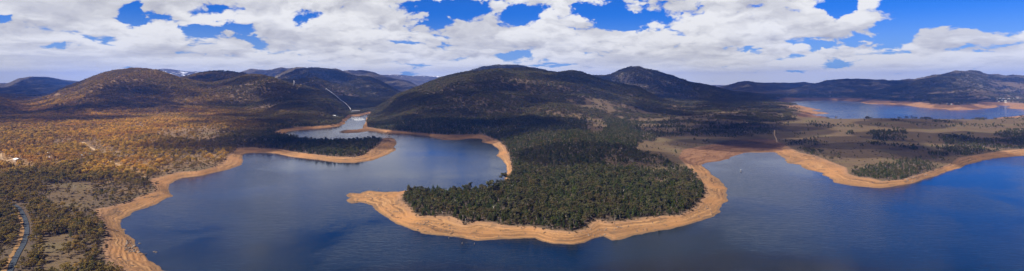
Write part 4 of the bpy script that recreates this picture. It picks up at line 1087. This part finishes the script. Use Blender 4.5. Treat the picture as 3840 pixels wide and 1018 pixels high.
# ------------------------------------------------------------------ clouds above the frame: added and laid out to cast the patchy shade
LIT = [[(-400, 462), (0, 484), (330, 462), (470, 420), (640, 400), (760, 420), (870, 500), (760, 570), (560, 600), (430, 620), (330, 670), (0, 660), (-400, 660)],
       [(230, 350), (310, 290), (400, 240), (620, 240), (700, 285), (620, 305), (480, 312), (420, 352), (320, 395), (180, 410), (100, 385)],
       [(560, 400), (640, 350), (860, 330), (1000, 285), (1060, 300), (1010, 350), (800, 390), (700, 420)],
       [(1180, 300), (1300, 320), (1370, 360), (1330, 370), (1200, 320)],
       [(1230, 434), (1420, 425), (1420, 500), (1200, 500), (1130, 500)],
       [(300, 780), (500, 700), (600, 620), (900, 560), (900, 660), (800, 760), (680, 830), (760, 1018), (900, 1300), (250, 1300), (300, 900)],
       [(1150, 680), (1540, 680), (1640, 740), (1850, 780), (2300, 790), (2480, 770), (2560, 700), (2560, 560), (2860, 600), (2860, 830), (2500, 1050), (1700, 1050), (1200, 850)],
       [(900, 560), (1380, 570), (1480, 480), (1600, 600), (1300, 680), (900, 640)],
       [(2480, 368), (2600, 385), (2620, 400), (2500, 392), (2430, 370)],
       [(3180, 385), (3500, 380), (3560, 395), (3900, 360), (4400, 360), (4400, 425), (3500, 425), (3180, 400)],
       [(3500, 440), (3860, 430), (4400, 430), (4400, 500), (3800, 478), (3600, 458)],
       [(3600, 330), (3840, 335), (3840, 300), (4400, 290), (4400, 360), (3600, 350)],
       [(2890, 560), (3180, 600), (3400, 650), (3840, 540), (4400, 500), (4400, 760), (3400, 800), (2900, 720)],
       [(2900, 400), (3200, 400), (3200, 470), (2990, 470)],
       [(1640, 560), (1960, 500), (1960, 660), (1860, 660)]]
PARTIAL = [([(-400, 640), (450, 640), (420, 800), (380, 1300), (-400, 1300)], .94), ([(3000, 440), (3900, 430), (4400, 430), (4400, 560), (3600, 620), (3200, 700), (2900, 600)], .6),
           ([(2300, 400), (3100, 380), (3100, 530), (2500, 620), (2200, 480)], .45), ([(1950, 480), (2500, 560), (2600, 760), (1900, 800), (1700, 680), (1930, 600)], .62),
           ([(3380, 250), (4400, 250), (4400, 380), (3450, 380)], .68), ([(1380, 240), (2450, 240), (2450, 400), (1400, 500)], .62), ([(1900, 380), (2500, 380), (2560, 520), (1900, 520)], .5), ([(600, 260), (1400, 255), (1330, 440), (700, 560)], .55)]
rngc = np.random.default_rng(21)
HC = 1700.0
sx, sy, sz_ = S
gxs, gys = np.meshgrid(np.arange(-9000, 7500, 150.), np.arange(-1800, 9300, 150.))
gxs = (gxs + rngc.uniform(-60, 60, gxs.shape)).ravel(); gys = (gys + rngc.uniform(-60, 60, gys.shape)).ravel()
# where each puff's shadow lands (two passes for the ground height)
gz = np.full(gxs.shape, 30.0)
for _ in range(3):
    Gx = gxs - sx / sz_ * (HC - gz); Gy = gys - sy / sz_ * (HC - gz)
    okY = Gy > 320
    gz = np.where(okY, gsamp(ZZ, Gx, np.maximum(Gy, 320)), 0.0)
Gpx = 1920 + Gx / np.maximum(Gy, 1) * F; Gpy = YH + (H - gz) / np.maximum(Gy, 1) * F
lit = np.zeros(gxs.shape, bool)
for P in LIT: lit |= inpoly(Gpx, Gpy, P)
for P, pr_ in PARTIAL: lit |= inpoly(Gpx, Gpy, P) & (rngc.random(gxs.shape) < pr_)
inside = okY & (Gpx > -900) & (Gpx < 4700)
landv = (vis & (BB > 0.02)).astype(float)
seen = np.zeros(gxs.shape, bool)
for ox in (-170, 0, 170):
    for oy in (-220, 0, 220):
        seen |= gsamp(landv, Gx + ox, np.maximum(Gy + oy, 320)) > .3
for ox in (-120, 0, 120):
    for oy in (-90, 0, 90):
        gx_, gy_ = Gx + ox, np.maximum(Gy + oy, 320)
        for P in LIT: lit |= (Gy < 1150) & inpoly(1920 + gx_ / gy_ * F, YH + (H - gz) / gy_ * F, P)
cov = fbm(gxs / 900, gys / 900, 4, seed=91)
keep = np.where(inside, ~lit & seen, cov < .30) & (HC - 260 > H + 0.1455 * gys) & (gxs ** 2 + gys ** 2 > 0)
bmc = bmesh.new(); bmesh.ops.create_icosphere(bmc, subdivisions=2, radius=1.0)
bco = np.array([v.co for v in bmc.verts]); bfc = np.array([[v.index for v in fc.verts] for fc in bmc.faces]); bmc.free()
idx = np.where(keep)[0]; vs, fs = [], []
for c_, i in enumerate(idx):
    r = rngc.uniform(105, 160); q = bco.copy()
    q = q * (1 + 0.22 * (rngc.random(len(q))[:, None] - .5)); q[:, 2] = np.where(q[:, 2] < 0, q[:, 2] * .35, q[:, 2] * .8)
    vs.append(q * r + np.array([gxs[i], gys[i], HC])); fs.append(bfc + len(bco) * c_)
# the light
mc, t, b, out = material('cloud')
tr_ = t.new('ShaderNodeBsdfTransparent'); tl = t.new('ShaderNodeBsdfTranslucent'); tl.inputs[0].default_value = (.6, .6, .63, 1)
df = t.new('ShaderNodeBsdfDiffuse'); df.inputs[0].default_value = (.65, .65, .68, 1)
m1 = t.new('ShaderNodeMixShader'); m1.inputs[0].default_value = .6; t.l.new(df.outputs[0], m1.inputs[1]); t.l.new(tl.outputs[0], m1.inputs[2])
m2 = t.new('ShaderNodeMixShader'); m2.inputs[0].default_value = .34; t.l.new(tr_.outputs[0], m2.inputs[1]); t.l.new(m1.outputs[0], m2.inputs[2]); t.l.new(m2.outputs[0], out.inputs[0]); t.n.remove(b)
link('shade_clouds', mesh_np('shade_clouds', np.concatenate(vs), np.concatenate(fs)), mc, kind='stuff', label='unseen cloud puffs added to cast patchy shade on the land')
print('cloud puffs', len(idx))

# ------------------------------------------------------------------ haze
mb = MB(); mb.box(-22000, 22000, -900, 17700, -45, float(ZZ.max()) + 6)
mh = bpy.data.materials.new('haze'); mh.use_nodes = True; t = NT(mh.node_tree); t.n.clear()
out = t.new('ShaderNodeOutputMaterial'); pv = t.new('ShaderNodeVolumePrincipled')
pv.inputs['Color'].default_value = (0.11, 0.29, 1.0, 1); pv.inputs['Density'].default_value = 0.000046; pv.inputs['Anisotropy'].default_value = 0.0
t.l.new(pv.outputs[0], out.inputs['Volume'])
mb.build('haze', mh, None, kind='stuff', label='blue air haze over the valley')
